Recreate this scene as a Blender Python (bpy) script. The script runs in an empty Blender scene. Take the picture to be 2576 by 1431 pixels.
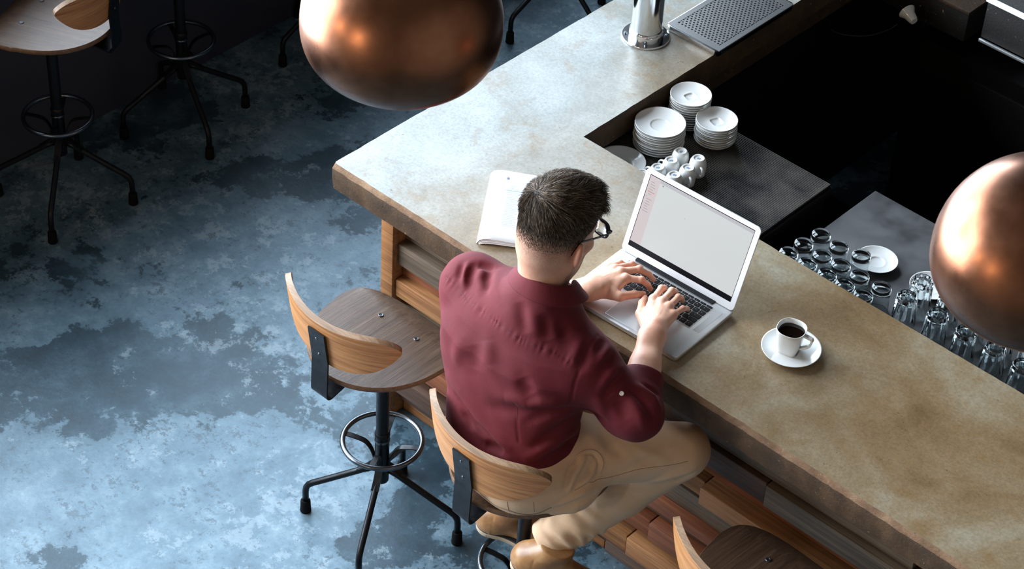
import bpy, bmesh, math, random
import numpy as np
from mathutils import Vector, Matrix
random.seed(7); rng = np.random.default_rng(7)
S = bpy.context.scene; COL = S.collection
R_ = math.radians

# ---------------------------------------------------------------- camera
cam_d = bpy.data.cameras.new('camera'); cam = bpy.data.objects.new('camera', cam_d); COL.objects.link(cam)
CAM = Vector((3.5608, -3.3966, 4.8554)); YAW, PIT, ROL, FPX = 2.27539, 0.70803, 0.06478, 5691.0
fw = Vector((math.cos(PIT)*math.cos(YAW), math.cos(PIT)*math.sin(YAW), -math.sin(PIT)))
rt = Vector((math.sin(YAW), -math.cos(YAW), 0)); up = rt.cross(fw)
r2 = rt*math.cos(ROL)+up*math.sin(ROL); u2 = -rt*math.sin(ROL)+up*math.cos(ROL)
cam.matrix_world = Matrix(((r2.x, u2.x, -fw.x, CAM.x), (r2.y, u2.y, -fw.y, CAM.y), (r2.z, u2.z, -fw.z, CAM.z), (0, 0, 0, 1)))
cam_d.sensor_width = 36.0; cam_d.lens = 36.0*FPX/2576.0; cam_d.clip_end = 60
cam_d.dof.use_dof = True; cam_d.dof.focus_distance = 5.75; cam_d.dof.aperture_fstop = 20.0
S.camera = cam

# ---------------------------------------------------------------- world, daylight, exposure
w = bpy.data.worlds.new('world'); S.world = w; w.use_nodes = True
bg = w.node_tree.nodes['Background']; bg.inputs[0].default_value = (0.62, 0.78, 1.0, 1); bg.inputs[1].default_value = 0.35
def area(name, loc, rot, sx, sy, power, col):
    d = bpy.data.lights.new(name, 'AREA'); d.shape = 'RECTANGLE'; d.size = sx; d.size_y = sy; d.energy = power; d.color = col
    d.spread = R_(142); o = bpy.data.objects.new(name, d); o.location = loc; o.rotation_euler = rot; COL.objects.link(o); return o
WX, SILL, WTOP = -1.754, 1.0, 4.2
# daylight coming in through the long window wall on the left
area('window_daylight', (-2.02, 1.6, (SILL+WTOP)/2), (0, R_(-90), 0), WTOP-SILL, 4.0, 400, (0.74, 0.87, 1.0))
area('window_daylight_front', (-2.02, -2.55, (SILL+WTOP)/2), (0, R_(-90), 0), WTOP-SILL, 4.2, 800, (0.82, 0.91, 1.0))
# warm room lamps hung over the tables on the near side of the room
for lx, ly, lz, pw in ((-.2, -3.9, 3.0, 40), (1.1, -4.2, 3.0, 40)):
    d = bpy.data.lights.new('room_lamp', 'POINT'); d.energy = pw; d.color = (1.0, .72, .44); d.shadow_soft_size = .07
    o = bpy.data.objects.new('room_lamp', d); o.location = (lx, ly, lz); COL.objects.link(o)
S.view_settings.view_transform = 'Standard'; S.view_settings.look = 'None'; S.view_settings.gamma = 1.0
S.view_settings.exposure = 0.0
S.view_settings.use_curve_mapping = False

# ---------------------------------------------------------------- helpers: objects
def tag(o, label=None, cat=None, group=None, kind=None):
    if label: o['label'] = label
    if cat: o['category'] = cat
    if group: o['group'] = group
    if kind: o['kind'] = kind
    return o
def empty(name, loc=(0, 0, 0), rz=0.0):
    o = bpy.data.objects.new(name, None); o.empty_display_size = .05
    o.location = loc; o.rotation_euler = (0, 0, rz); COL.objects.link(o); return o
def mesh(name, V, F, mats, parent=None, smooth=True, mi=None):
    me = bpy.data.meshes.new(name)
    V = np.asarray(V, dtype=float).reshape(-1, 3)
    me.from_pydata(V.tolist(), [], [list(map(int, f)) for f in F])
    if not isinstance(mats, (list, tuple)): mats = [mats]
    for m in mats: me.materials.append(m)
    if mi is not None: me.polygons.foreach_set('material_index', np.asarray(mi, dtype=np.int32))
    me.polygons.foreach_set('use_smooth', np.full(len(me.polygons), bool(smooth)))
    me.update()
    o = bpy.data.objects.new(name, me); COL.objects.link(o)
    if parent is not None: o.parent = parent
    return o
def from_bm(name, bm, mats, parent=None, smooth=True, angle=35):
    bmesh.ops.recalc_face_normals(bm, faces=bm.faces)
    me = bpy.data.meshes.new(name); bm.to_mesh(me); bm.free()
    if not isinstance(mats, (list, tuple)): mats = [mats]
    for m in mats: me.materials.append(m)
    me.polygons.foreach_set('use_smooth', np.full(len(me.polygons), bool(smooth)))
    if smooth: me.set_sharp_from_angle(angle=R_(angle))
    me.update(); o = bpy.data.objects.new(name, me); COL.objects.link(o)
    if parent is not None: o.parent = parent
    return o
def bm_box(bm, c, s, rz=0.0, bev=0.0, mi=0, seg=2):
    M = Matrix.Translation(c) @ Matrix.Rotation(rz, 4, 'Z') @ Matrix.Diagonal((s[0], s[1], s[2], 1))
    r = bmesh.ops.create_cube(bm, size=1.0, matrix=M); vs = r['verts']
    fs = list({f for v in vs for f in v.link_faces})
    for f in fs: f.material_index = mi
    if bev > 0:
        es = list({e for v in vs for e in v.link_edges})
        bmesh.ops.bevel(bm, geom=es, offset=bev, segments=seg, affect='EDGES', profile=.5, material=-1)
def box(name, c, s, m, parent=None, bev=0.0, rz=0.0):
    bm = bmesh.new(); bm_box(bm, c, s, rz, bev); return from_bm(name, bm, m, parent)
def lathe_vf(prof, n=40, c=(0, 0, 0)):
    prof = np.asarray(prof, float); k = len(prof); th = np.arange(n)*2*np.pi/n
    V = np.zeros((k, n, 3)); V[:, :, 0] = prof[:, :1]*np.cos(th); V[:, :, 1] = prof[:, :1]*np.sin(th); V[:, :, 2] = prof[:, 1:2]
    F = []
    for i in range(k-1):
        for j in range(n):
            a = i*n+j; b = i*n+(j+1) % n; F.append((a, b, b+n, a+n))
    return V.reshape(-1, 3)+np.array(c), F
def weld(o, d=1e-5):
    bm = bmesh.new(); bm.from_mesh(o.data); bmesh.ops.remove_doubles(bm, verts=bm.verts, dist=d)
    bmesh.ops.recalc_face_normals(bm, faces=bm.faces); bm.to_mesh(o.data); bm.free(); o.data.update(); return o
def lathe(name, prof, m, parent=None, n=40, c=(0, 0, 0), sharp=40):
    V, F = lathe_vf(prof, n, c); o = mesh(name, V, F, m, parent); weld(o); o.data.set_sharp_from_angle(angle=R_(sharp)); return o
def tube_vf(pts, rad, n=12, cap=True, closed=False, flat=None):
    P = np.asarray(pts, float); k = len(P); rad = np.broadcast_to(np.asarray(rad, float), (k,))
    T = np.zeros_like(P)
    if closed: T = np.roll(P, -1, 0)-np.roll(P, 1, 0)
    else: T[1:-1] = P[2:]-P[:-2]; T[0] = P[1]-P[0]; T[-1] = P[-1]-P[-2]
    T /= np.linalg.norm(T, axis=1)[:, None]+1e-12
    a = np.array([0, 0, 1.]) if abs(T[0][2]) < .9 else np.array([1., 0, 0])
    u = np.cross(T[0], a); u /= np.linalg.norm(u); V = []
    for i in range(k):
        u = u-T[i]*(u@T[i]); u /= np.linalg.norm(u); v = np.cross(T[i], u)
        th = np.arange(n)*2*np.pi/n
        su, sv = (1, 1) if flat is None else flat
        V.append(P[i]+rad[i]*(np.cos(th)[:, None]*u*su+np.sin(th)[:, None]*v*sv))
    V = np.concatenate(V); F = []
    for i in range(k if closed else k-1):
        for j in range(n):
            a0 = i*n+j; b0 = i*n+(j+1) % n; o2 = ((i+1) % k)*n
            F.append((a0, b0, o2+(j+1) % n, o2+j))
    if cap and not closed: F.append(tuple(range(n))[::-1]); F.append(tuple(range((k-1)*n, k*n)))
    return V, F
def tube(name, pts, rad, m, parent=None, n=12, closed=False, flat=None):
    V, F = tube_vf(pts, rad, n, True, closed, flat); return mesh(name, V, F, m, parent)
def bez(pts, n=8):
    """Catmull-Rom through pts"""
    P = np.asarray(pts, float); Q = np.vstack([2*P[0]-P[1], P, 2*P[-1]-P[-2]]); out = []
    for i in range(1, len(Q)-2):
        for t in np.linspace(0, 1, n, endpoint=False):
            a, b, c, d = Q[i-1], Q[i], Q[i+1], Q[i+2]
            out.append(.5*((2*b)+(-a+c)*t+(2*a-5*b+4*c-d)*t*t+(-a+3*b-3*c+d)*t**3))
    out.append(P[-1]); return np.array(out)
def strip(name, path, wid, thick, side, m, parent=None):
    """flat bar swept along path; side = unit vector across its width"""
    P = np.asarray(path, float); sd = np.asarray(side, float); k = len(P); T = np.gradient(P, axis=0); T /= np.linalg.norm(T, axis=1)[:, None]
    Nn = np.cross(T, sd); Nn /= np.linalg.norm(Nn, axis=1)[:, None]; V = []
    for i in range(k):
        for a, b in ((-1, -1), (1, -1), (1, 1), (-1, 1)): V.append(P[i]+sd*wid/2*a+Nn[i]*thick/2*b)
    F = []
    for i in range(k-1):
        for j in range(4): F.append((i*4+j, i*4+(j+1) % 4, i*4+4+(j+1) % 4, i*4+4+j))
    F += [(3, 2, 1, 0), tuple(range(4*k-4, 4*k))]
    o = mesh(name, V, F, m, parent); o.data.set_sharp_from_angle(angle=R_(40)); return o
def copy_tree(o, parent=None):
    c = o.copy(); COL.objects.link(c)
    if parent is not None: c.parent = parent
    for ch in list(o.children): copy_tree(ch, c)
    return c

# ---------------------------------------------------------------- helpers: signed distance bodies
def lerp(a, b, t): return a+(b-a)*t
def smin(a, b, k):
    h = np.maximum(k-np.abs(a-b), 0)/k; return np.minimum(a, b)-h*h*k*.25
def smax(a, b, k): return -smin(-a, -b, k)
def cone(P, a, b, r1, r2):
    a = np.asarray(a, np.float32); b = np.asarray(b, np.float32); ab = b-a
    t = np.clip((P-a)@ab/(ab@ab), 0, 1); return np.linalg.norm(P-a-t[:, None]*ab, axis=1)-(r1+(r2-r1)*t)
def ell(P, c, r, Rm=None):
    q = P-np.asarray(c, np.float32)
    if Rm is not None: q = q@np.asarray(Rm, np.float32)
    r = np.asarray(r, np.float32); k0 = np.linalg.norm(q/r, axis=1); k1 = np.linalg.norm(q/(r*r), axis=1)
    return k0*(k0-1)/np.maximum(k1, 1e-6)
def seg_d(P, a, b):
    a = np.asarray(a, np.float32); b = np.asarray(b, np.float32); ab = b-a
    t = np.clip((P-a)@ab/(ab@ab), 0, 1); return np.linalg.norm(P-a-t[:, None]*ab, axis=1), t
def crease(P, a, b, wd, amp):
    d, t = seg_d(P, a, b); return amp*np.exp(-(d/wd)**2)*np.sin(np.pi*np.clip(t*.9+.05, 0, 1))**.6
def surfnet(fn, lo, hi, h):
    lo = np.asarray(lo, float); hi = np.asarray(hi, float); B = 6
    nb = np.ceil((hi-lo)/(h*B)).astype(int); n = nb*B+1
    ax = [np.arange(nb[i])*B*h+lo[i]+B*h/2 for i in range(3)]
    G = np.stack(np.meshgrid(*ax, indexing='ij'), -1).reshape(-1, 3).astype(np.float32)
    fc = fn(G).reshape(nb); act = np.abs(fc) < B*h*1.35
    f = np.repeat(np.repeat(np.repeat(np.where(fc < 0, -1., 1.), B, 0), B, 1), B, 2)
    f = np.pad(f, ((0, 1),)*3, mode='edge').astype(np.float32)
    idx = np.argwhere(act); loc = np.stack(np.meshgrid(*[np.arange(B+1)]*3, indexing='ij'), -1).reshape(-1, 3)
    for s in range(0, len(idx), 3000):
        I = (idx[s:s+3000, None, :]*B+loc[None]).reshape(-1, 3)
        f[I[:, 0], I[:, 1], I[:, 2]] = fn((I*h+lo).astype(np.float32))
    sg = f < 0; c = np.zeros(n-1, np.int8)
    for dx in (0, 1):
        for dy in (0, 1):
            for dz in (0, 1): c += sg[dx:n[0]-1+dx, dy:n[1]-1+dy, dz:n[2]-1+dz]
    cell = np.argwhere((c > 0) & (c < 8)); m = len(cell)
    ids = -np.ones(n-1, np.int64); ids[cell[:, 0], cell[:, 1], cell[:, 2]] = np.arange(m)
    acc = np.zeros((m, 3)); cnt = np.zeros(m)
    cor = [np.array((x, y, z)) for x in (0, 1) for y in (0, 1) for z in (0, 1)]
    for i in range(8):
        for j in range(i+1, 8):
            if np.abs(cor[i]-cor[j]).sum() != 1: continue
            a = cell+cor[i]; b = cell+cor[j]; fa = f[a[:, 0], a[:, 1], a[:, 2]]; fb = f[b[:, 0], b[:, 1], b[:, 2]]
            x = (fa < 0) != (fb < 0); t = np.where(x, fa/np.where(x, fa-fb, 1), 0)
            acc += np.where(x[:, None], a+t[:, None]*(b-a), 0); cnt += x
    V = acc/cnt[:, None]*h+lo; Fs = []
    for k in range(3):
        u, v = (k+1) % 3, (k+2) % 3
        sl0 = [slice(None)]*3; sl1 = [slice(None)]*3; sl0[k] = slice(0, -1); sl1[k] = slice(1, None)
        for sl in (sl0, sl1): sl[u] = slice(1, -1); sl[v] = slice(1, -1)
        A = sg[tuple(sl0)]; Bm = sg[tuple(sl1)]; e = np.argwhere(A != Bm)
        if len(e) == 0: continue
        pol = A[e[:, 0], e[:, 1], e[:, 2]]; e[:, u] += 1; e[:, v] += 1
        def g(du, dv):
            q = e.copy(); q[:, u] += du; q[:, v] += dv; return ids[q[:, 0], q[:, 1], q[:, 2]]
        q = np.stack([g(-1, -1), g(0, -1), g(0, 0), g(-1, 0)], 1)
        q[~pol] = q[~pol][:, ::-1]; Fs.append(q)
    return V, np.concatenate(Fs)
def fastmesh(name, V, F, mats, parent=None):
    F = np.asarray(F, np.int32); k = F.shape[1]
    me = bpy.data.meshes.new(name); me.vertices.add(len(V)); me.vertices.foreach_set('co', np.asarray(V, np.float32).ravel())
    me.loops.add(F.size); me.loops.foreach_set('vertex_index', F.ravel())
    me.polygons.add(len(F)); me.polygons.foreach_set('loop_start', np.arange(len(F), dtype=np.int32)*k)
    me.polygons.foreach_set('use_smooth', np.ones(len(F), bool))
    me.update(calc_edges=True); me.validate()
    for m in (mats if isinstance(mats, (list, tuple)) else [mats]): me.materials.append(m)
    o = bpy.data.objects.new(name, me); COL.objects.link(o)
    if parent is not None: o.parent = parent
    return o
def sinnoise(P, s, seed=0, n=5):
    g = np.random.default_rng(seed); out = 0
    for i in range(n):
        d = g.normal(size=3); d /= np.linalg.norm(d); out = out+np.sin(P@(d*s*(.7+.9*g.random())).astype(np.float32)+g.random()*6.28)
    return out/n

# ---------------------------------------------------------------- helpers: materials
class Mt:
    def __init__(s, name, base=(.5, .5, .5), rough=.5, metal=0.0, **kw):
        s.m = bpy.data.materials.new(name); s.m.use_nodes = True; s.nt = s.m.node_tree; s.b = s.nt.nodes['Principled BSDF']
        s.set('Base Color', (*base, 1) if len(base) == 3 else base); s.set('Roughness', rough); s.set('Metallic', metal)
        for k, v in kw.items(): s.set(k.replace('_', ' '), v)
        s._tc = None
    def set(s, k, v): s.b.inputs[k].default_value = v
    def link(s, out, k): s.nt.links.new(out, s.b.inputs[k])
    def n(s, t): return s.nt.nodes.new(t)
    def co(s, sc=(1, 1, 1), which='Object', rot=(0, 0, 0)):
        if s._tc is None: s._tc = s.n('ShaderNodeTexCoord')
        mp = s.n('ShaderNodeMapping'); mp.inputs['Scale'].default_value = sc; mp.inputs['Rotation'].default_value = rot
        s.nt.links.new(s._tc.outputs[which], mp.inputs[0]); return mp.outputs[0]
    def noise(s, vec, scale, det=4, rough=.55, dist=0.0, col=False):
        x = s.n('ShaderNodeTexNoise'); x.inputs['Scale'].default_value = scale; x.inputs['Detail'].default_value = det
        x.inputs['Roughness'].default_value = rough; x.inputs['Distortion'].default_value = dist
        s.nt.links.new(vec, x.inputs['Vector']); return x.outputs[1 if col else 0]
    def voro(s, vec, scale, feat='F1'):
        x = s.n('ShaderNodeTexVoronoi'); x.feature = feat; x.inputs['Scale'].default_value = scale
        s.nt.links.new(vec, x.inputs['Vector']); return x.outputs['Distance']
    def ramp(s, fac, stops):
        x = s.n('ShaderNodeValToRGB'); cr = x.color_ramp
        while len(cr.elements) < len(stops): cr.elements.new(.5)
        for e, (p, c) in zip(cr.elements, stops):
            e.position = p; e.color = (c, c, c, 1) if not hasattr(c, '__len__') else (*c, 1)
        s.nt.links.new(fac, x.inputs[0]); return x.outputs[0]
    def mix(s, fac, a, b, mode='MIX'):
        x = s.n('ShaderNodeMix'); x.data_type = 'RGBA'; x.blend_type = mode
        for sock, v in ((x.inputs[0], fac), (x.inputs[6], a), (x.inputs[7], b)):
            if hasattr(v, 'links') or hasattr(v, 'is_output'): s.nt.links.new(v, sock)
            elif hasattr(v, '__len__'): sock.default_value = (*v, 1)
            else: sock.default_value = v
        return x.outputs[2]
    def math(s, op, a, b=0.0, c=None):
        x = s.n('ShaderNodeMath'); x.operation = op
        for i, v in enumerate((a, b) if c is None else (a, b, c)):
            if hasattr(v, 'is_output'): s.nt.links.new(v, x.inputs[i])
            else: x.inputs[i].default_value = v
        return x.outputs[0]
    def sep(s, vec):
        x = s.n('ShaderNodeSeparateXYZ'); s.nt.links.new(vec, x.inputs[0]); return x.outputs
    def bump(s, h, strength=.3, dist=.01):
        x = s.n('ShaderNodeBump'); x.inputs['Strength'].default_value = strength; x.inputs['Distance'].default_value = dist
        s.nt.links.new(h, x.inputs['Height']); s.nt.links.new(x.outputs[0], s.b.inputs['Normal']); return x.outputs[0]
def sr(r, g, b):
    f = lambda c: (c/255/12.92) if c/255 <= .04045 else ((c/255+.055)/1.055)**2.4
    return (f(r), f(g), f(b))
# ---------------------------------------------------------------- materials
def wood(name, cols, axis='x', stretch=14, scale=9, rough=.45, bump=.15, streak=(.35, .7), seed=0.0, rv=.0):
    m = Mt(name, rough=rough); sc = {'x': (.45, stretch, stretch), 'y': (stretch, .45, stretch), 'z': (stretch, stretch, .45), 'xy': (.6, .6, stretch)}[axis]
    v = m.co(sc); mp = v.node; mp.inputs['Location'].default_value = (seed, seed*2.1, seed*.7)
    a = m.noise(v, scale*.35, 5, .6, .6); f = m.noise(v, scale*2.6, 3, .7)
    c = m.ramp(a, [(0.25, cols[0]), (.5, cols[1]), (.78, cols[2])])
    s = m.ramp(f, [(streak[0], 0.55), (streak[1], 1.0)]); c2 = m.mix(1.0, c, s, 'MULTIPLY')
    m.link(c2, 'Base Color'); m.bump(f, bump, .002); return m.m
def metal(name, base, rough=.3, met=1.0, bscale=0, bst=.05):
    m = Mt(name, base, rough, met)
    if bscale:
        f = m.noise(m.co(), bscale, 4); r = m.ramp(f, [(.3, rough*.7), (.7, min(1, rough*1.4))]); m.link(r, 'Roughness'); m.bump(f, bst, .002)
    return m.m
MAT = {}
MAT['oak'] = wood('oak_backrest', [sr(158, 100, 54), sr(190, 130, 76), sr(214, 160, 106)], 'xy', 30, 7, .42, .12, (.34, .56))
MAT['oak_edge'] = wood('oak_ply_edge', [sr(120, 92, 66), sr(150, 118, 88), sr(178, 148, 116)], 'x', 30, 10, .5, .12)
MAT['seatwood'] = wood('smoked_oak_seat', [sr(60, 44, 33), sr(88, 67, 52), sr(112, 89, 71)], 'y', 30, 7, .38, .25, (.40, .54))
MAT['blackmetal'] = metal('black_painted_steel', sr(24, 26, 30), .36, .55, 40)
MAT['ringsteel'] = metal('worn_steel_ring', sr(105, 112, 120), .24, 1.0)
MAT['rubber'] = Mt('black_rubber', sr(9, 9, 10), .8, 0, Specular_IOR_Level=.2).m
MAT['steel'] = metal('polished_stainless', (.72, .74, .76), .12, 1.0, 3, .01)
MAT['brushed'] = metal('brushed_stainless', (.40, .395, .39), .34, 1.0)
MAT['bolt'] = metal('bolt_steel', (.16, .17, .19), .38)
# worn-through and still-coated areas of the floor paint: x, y, rx, ry, amount, angle
FLOOR_SPOTS = [(-.57, -.10, .46, .33, -.15, .87), (.42, -.22, .17, .09, -.14, .87), (-.535, -.50, .11, .07, -.12, .87), (-.97, .86, .40, .16, -.10, .87), (-.28, -.62, .75, .42, .085, .87), (-.02, -.34, .42, .30, .07, .87), (-.76, .50, .42, .16, .10, .87), (-1.02, -.20, .50, .24, .10, .87), (.35, .25, .5, .35, .06, .87)]
def m_floor():
    m = Mt('worn_blue_concrete', rough=.42); v = m.co(); v2 = m.co((1, 1, 1), 'Object', (0, 0, .6))
    big = m.noise(v, 1.55, 15, .62, .35); mid = m.noise(v2, 5.5, 13, .68, .3); fine = m.noise(v, 60, 6, .7); cloud = m.noise(v2, .7, 3, .5)
    q = m.math('ADD', m.math('MULTIPLY', big, .72), m.math('MULTIPLY', mid, .33)); q = m.math('ADD', q, m.math('MULTIPLY', cloud, .12)); q = m.math('ADD', q, m.math('MULTIPLY', m.noise(v, 15, 15, .82), .27))
    def spot(x, y, rx, ry, amt, ang=0.0):
        d = m.n('ShaderNodeMapping'); d.vector_type = 'TEXTURE'; d.inputs['Location'].default_value = (x, y, 0); d.inputs['Rotation'].default_value = (0, 0, ang); d.inputs['Scale'].default_value = (rx, ry, 1e6)
        m.nt.links.new(m._tc.outputs['Object'], d.inputs[0]); l = m.n('ShaderNodeVectorMath'); l.operation = 'LENGTH'; m.nt.links.new(d.outputs[0], l.inputs[0])
        return m.math('MULTIPLY', m.ramp(l.outputs['Value'], [(.35, 1.0), (1.0, 0.0)]), amt)
    for a in FLOOR_SPOTS: q = m.math('ADD', q, spot(*a))
    mask = m.ramp(q, [(.692, 0.0), (.708, .8), (.77, 1.0)])
    dark = m.ramp(mid, [(.3, sr(34, 46, 54)), (.5, sr(52, 72, 84)), (.7, sr(78, 102, 116))])
    light = m.ramp(m.noise(v, 7, 12, .7), [(.3, sr(52, 76, 92)), (.5, sr(84, 112, 128)), (.72, sr(128, 152, 165))])
    c = m.mix(mask, dark, light)
    fk = m.ramp(m.math('ADD', m.math('MULTIPLY', m.noise(v2, 11, 14, .78), .7), m.math('MULTIPLY', big, .4)), [(.60, 0.0), (.625, 1.0)]); c = m.mix(m.math('MULTIPLY', fk, .5), c, sr(150, 168, 178))
    dk = m.ramp(m.math('ADD', m.noise(v, 30, 14, .8), m.math('MULTIPLY', m.noise(v2, 4, 5, .6), .35)), [(.585, 1.0), (.62, 0.0)]); c = m.mix(m.math('MULTIPLY', dk, .8), c, sr(46, 64, 76))
    pit = m.ramp(m.noise(v, 26, 8, .65), [(.29, 1.0), (.345, 0.0)]); pit2 = m.ramp(m.noise(v2, 5.2, 10, .62, .5), [(.285, 1.0), (.32, 0.0)])
    c = m.mix(m.math('MULTIPLY', pit, .75), c, sr(44, 52, 60)); c = m.mix(m.math('MULTIPLY', pit2, .75), c, sr(38, 44, 50))
    c = m.mix(.35, c, m.ramp(fine, [(.3, .45), (.7, 1.0)]), 'MULTIPLY')
    m.link(c, 'Base Color'); m.link(m.ramp(mask, [(0, .30), (1.0, .40)]), 'Roughness'); m.set('IOR', 1.85); m.link(m.ramp(mask, [(0, .24), (1.0, .52)]), 'Specular IOR Level'); m.set('Specular Tint', (.72, .88, 1, 1)); m.bump(m.math('ADD', q, m.math('MULTIPLY', fine, .15)), .25, .01); return m.m
MAT['floor'] = m_floor()
def m_top():
    m = Mt('aged_concrete_top', rough=.3); v = m.co()
    a = m.noise(v, 3.2, 12, .62, .4); b = m.noise(m.co((1, 1, 1), 'Object', (0, 0, 1)), 9, 12, .7, .3); f = m.noise(v, 140, 5, .7); g = m.noise(v, 1.1, 4, .5)
    c = m.ramp(a, [(.28, sr(112, 86, 54)), (.44, sr(138, 114, 82)), (.58, sr(152, 134, 106)), (.74, sr(168, 160, 140))])
    xs = m.sep(v)[0]; wg = m.math('MULTIPLY_ADD', g, .9, m.math('MULTIPLY', xs, .55)); wg = m.ramp(wg, [(.52, 0.0), (.86, 1.0)])  # painted drift: paler blue-grey to the left, standing in for sky reflection
    c = m.mix(m.math('MULTIPLY', m.math('SUBTRACT', 1.0, wg), .92), c, m.ramp(a, [(.28, sr(122, 122, 110)), (.5, sr(152, 158, 156)), (.74, sr(176, 184, 186))]))
    rust = m.ramp(b, [(.54, 0.0), (.66, 1.0)]); c = m.mix(m.math('MULTIPLY', rust, m.math('MULTIPLY_ADD', wg, .3, .4)), c, sr(136, 106, 64))
    c = m.mix(.6, c, m.ramp(f, [(.3, .5), (.62, 1.08)]), 'MULTIPLY'); dots = m.ramp(m.noise(v, 75, 4, .6), [(.27, 1.0), (.32, 0.0)])
    c = m.mix(m.math('MULTIPLY', dots, .6), c, sr(70, 56, 40)); m.link(c, 'Base Color')
    m.link(m.ramp(b, [(.35, .26), (.7, .44)]), 'Roughness'); m.bump(m.math('ADD', a, m.math('MULTIPLY', f, .25)), .12, .004); m.set('IOR', 1.58); return m.m
def m_edge(name, c0, c1, c2):
    m = Mt(name, rough=.7); v = m.co(); a = m.noise(v, 12, 10, .7); f = m.noise(v, 110, 6, .7)
    c = m.ramp(a, [(.3, c0), (.5, c1), (.72, c2)]); sp = m.ramp(m.noise(v, 70, 5, .6), [(.66, 0.0), (.72, 1.0)])
    c = m.mix(m.math('MULTIPLY', sp, .6), c, sr(196, 170, 130)); pit = m.ramp(m.noise(v, 38, 4, .55), [(.27, 1.0), (.3, 0.0)])
    c = m.mix(pit, c, sr(22, 16, 12)); m.link(c, 'Base Color'); m.bump(m.math('SUBTRACT', f, m.math('MULTIPLY', pit, 2)), .5, .004); return m.m
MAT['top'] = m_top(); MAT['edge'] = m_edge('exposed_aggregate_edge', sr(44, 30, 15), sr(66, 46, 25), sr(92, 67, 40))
MAT['chamfer'] = m_edge('worn_edge_arris', sr(92, 66, 44), sr(124, 94, 68), sr(154, 126, 98))
MAT['wallpaint'] = Mt('dark_blue_grey_paint', sr(52, 54, 66), .6).m
MAT['darkwall'] = Mt('charcoal_plaster', sr(46, 44, 46), .85).m
MAT['palewall'] = Mt('warm_white_plaster', sr(112, 104, 94), .85).m
MAT['ceil'] = Mt('dark_ceiling', sr(92, 86, 80), .9).m
MAT['frame'] = metal('window_frame_black', sr(30, 30, 33), .5, .3)
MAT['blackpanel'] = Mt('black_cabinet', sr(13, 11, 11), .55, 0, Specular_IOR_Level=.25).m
MAT['darksteel'] = metal('dull_dark_steel', (.13, .128, .13), .5, .8, 9, .02)
planks = [wood('plank_%s' % k, c, 'x', 16, 6, .55, .25, (.32, .62), i*3.7) for i, (k, c) in enumerate([
    ('honey', [sr(120, 74, 40), sr(166, 112, 66), sr(190, 140, 90)]), ('umber', [sr(56, 38, 28), sr(88, 62, 46), sr(112, 84, 64)]),
    ('grey', [sr(76, 62, 50), sr(112, 94, 76), sr(140, 120, 98)]), ('russet', [sr(96, 50, 28), sr(138, 78, 46), sr(164, 104, 66)]),
    ('dark', [sr(40, 28, 22), sr(64, 46, 36), sr(84, 62, 50)])])]
def m_copper():
    m = Mt('aged_copper', sr(176, 112, 78), .26, 1.0); v = m.co((1, 1, 1)); a = m.noise(v, 6, 6, .6)
    c = m.ramp(a, [(.3, sr(116, 74, 53)), (.55, sr(144, 97, 73)), (.8, sr(168, 120, 94))]); m.link(c, 'Base Color')
    m.link(m.ramp(m.noise(v, 14, 6, .6), [(.3, .24), (.7, .36)]), 'Roughness'); m.bump(a, .03, .01); return m.m
MAT['copper'] = m_copper()
MAT['lampin'] = Mt('lamp_white_lining', (.75, .68, .58), .5).m
b_ = Mt('warm_bulb', (1, .8, .5), .4); b_.set('Emission Color', (1, .66, .34, 1)); b_.set('Emission Strength', 14); MAT['bulb'] = b_.m
MAT['china'] = Mt('white_glazed_china', (.80, .81, .80), .13, 0, Coat_Weight=.5, Coat_Roughness=.05).m
MAT['foot'] = Mt('unglazed_foot', sr(205, 196, 186), .6).m
MAT['mark'] = Mt('grey_blue_stamp', sr(128, 142, 158), .5).m
MAT['coffee'] = Mt('black_coffee', (.006, .003, .002), .06).m
g_ = Mt('clear_glass', (.93, .98, .99), .02, 0, Transmission_Weight=1.0, IOR=1.47); MAT['glass'] = g_.m
def m_mat():
    m = Mt('ribbed_rubber_mat', sr(40, 38, 37), .42); z = m.noise(m.co(), 7, 6, .6); c = m.ramp(z, [(.35, sr(34, 33, 33)), (.65, sr(92, 88, 83))]); m.link(c, 'Base Color'); return m.m
MAT['mat'] = m_mat()
MAT['alu'] = metal('laptop_aluminium', (.74, .755, .77), .38, .85)
MAT['bezel'] = Mt('laptop_bezel', (.80, .81, .83), .4, .35).m
MAT['key'] = Mt('black_key', sr(13, 14, 17), .5, 0, Specular_IOR_Level=.25).m
MAT['keylegend'] = Mt('key_legend_grey', sr(150, 152, 156), .5).m
MAT['trackpad'] = metal('trackpad_grey', (.56, .57, .58), .42, .6)
MAT['gap'] = Mt('hinge_black', sr(10, 12, 18), .5, 0, Specular_IOR_Level=.25).m
def emis(name, c, s):
    m = Mt(name, (.02, .02, .02), .25); m.set('Emission Color', (*c, 1)); m.set('Emission Strength', s); return m.m
MAT['scr'] = emis('screen_page', sr(226, 231, 231), .80); MAT['scr_side'] = emis('screen_sidebar', sr(228, 216, 218), .78)
MAT['scr_bar'] = emis('screen_toolbar', sr(206, 206, 212), .78); MAT['scr_txt'] = emis('screen_text_grey', sr(176, 168, 172), .72)
MAT['scr_red'] = emis('screen_text_red', sr(220, 140, 140), .75); MAT['scr_dk'] = emis('screen_icon_dark', sr(96, 98, 108), .6)
MAT['scr_blk'] = Mt('screen_black_strip', sr(4, 5, 11), .4, 0, Specular_IOR_Level=.15).m
MAT['paper'] = Mt('white_paper', (.84, .86, .88), .55).m
MAT['pink'] = Mt('print_grey_ink', sr(176, 190, 204), .6).m; MAT['pblue'] = Mt('print_blue_rule', sr(120, 176, 206), .6).m
MAT['pdark'] = Mt('print_dark_mark', sr(110, 120, 136), .6).m
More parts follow.
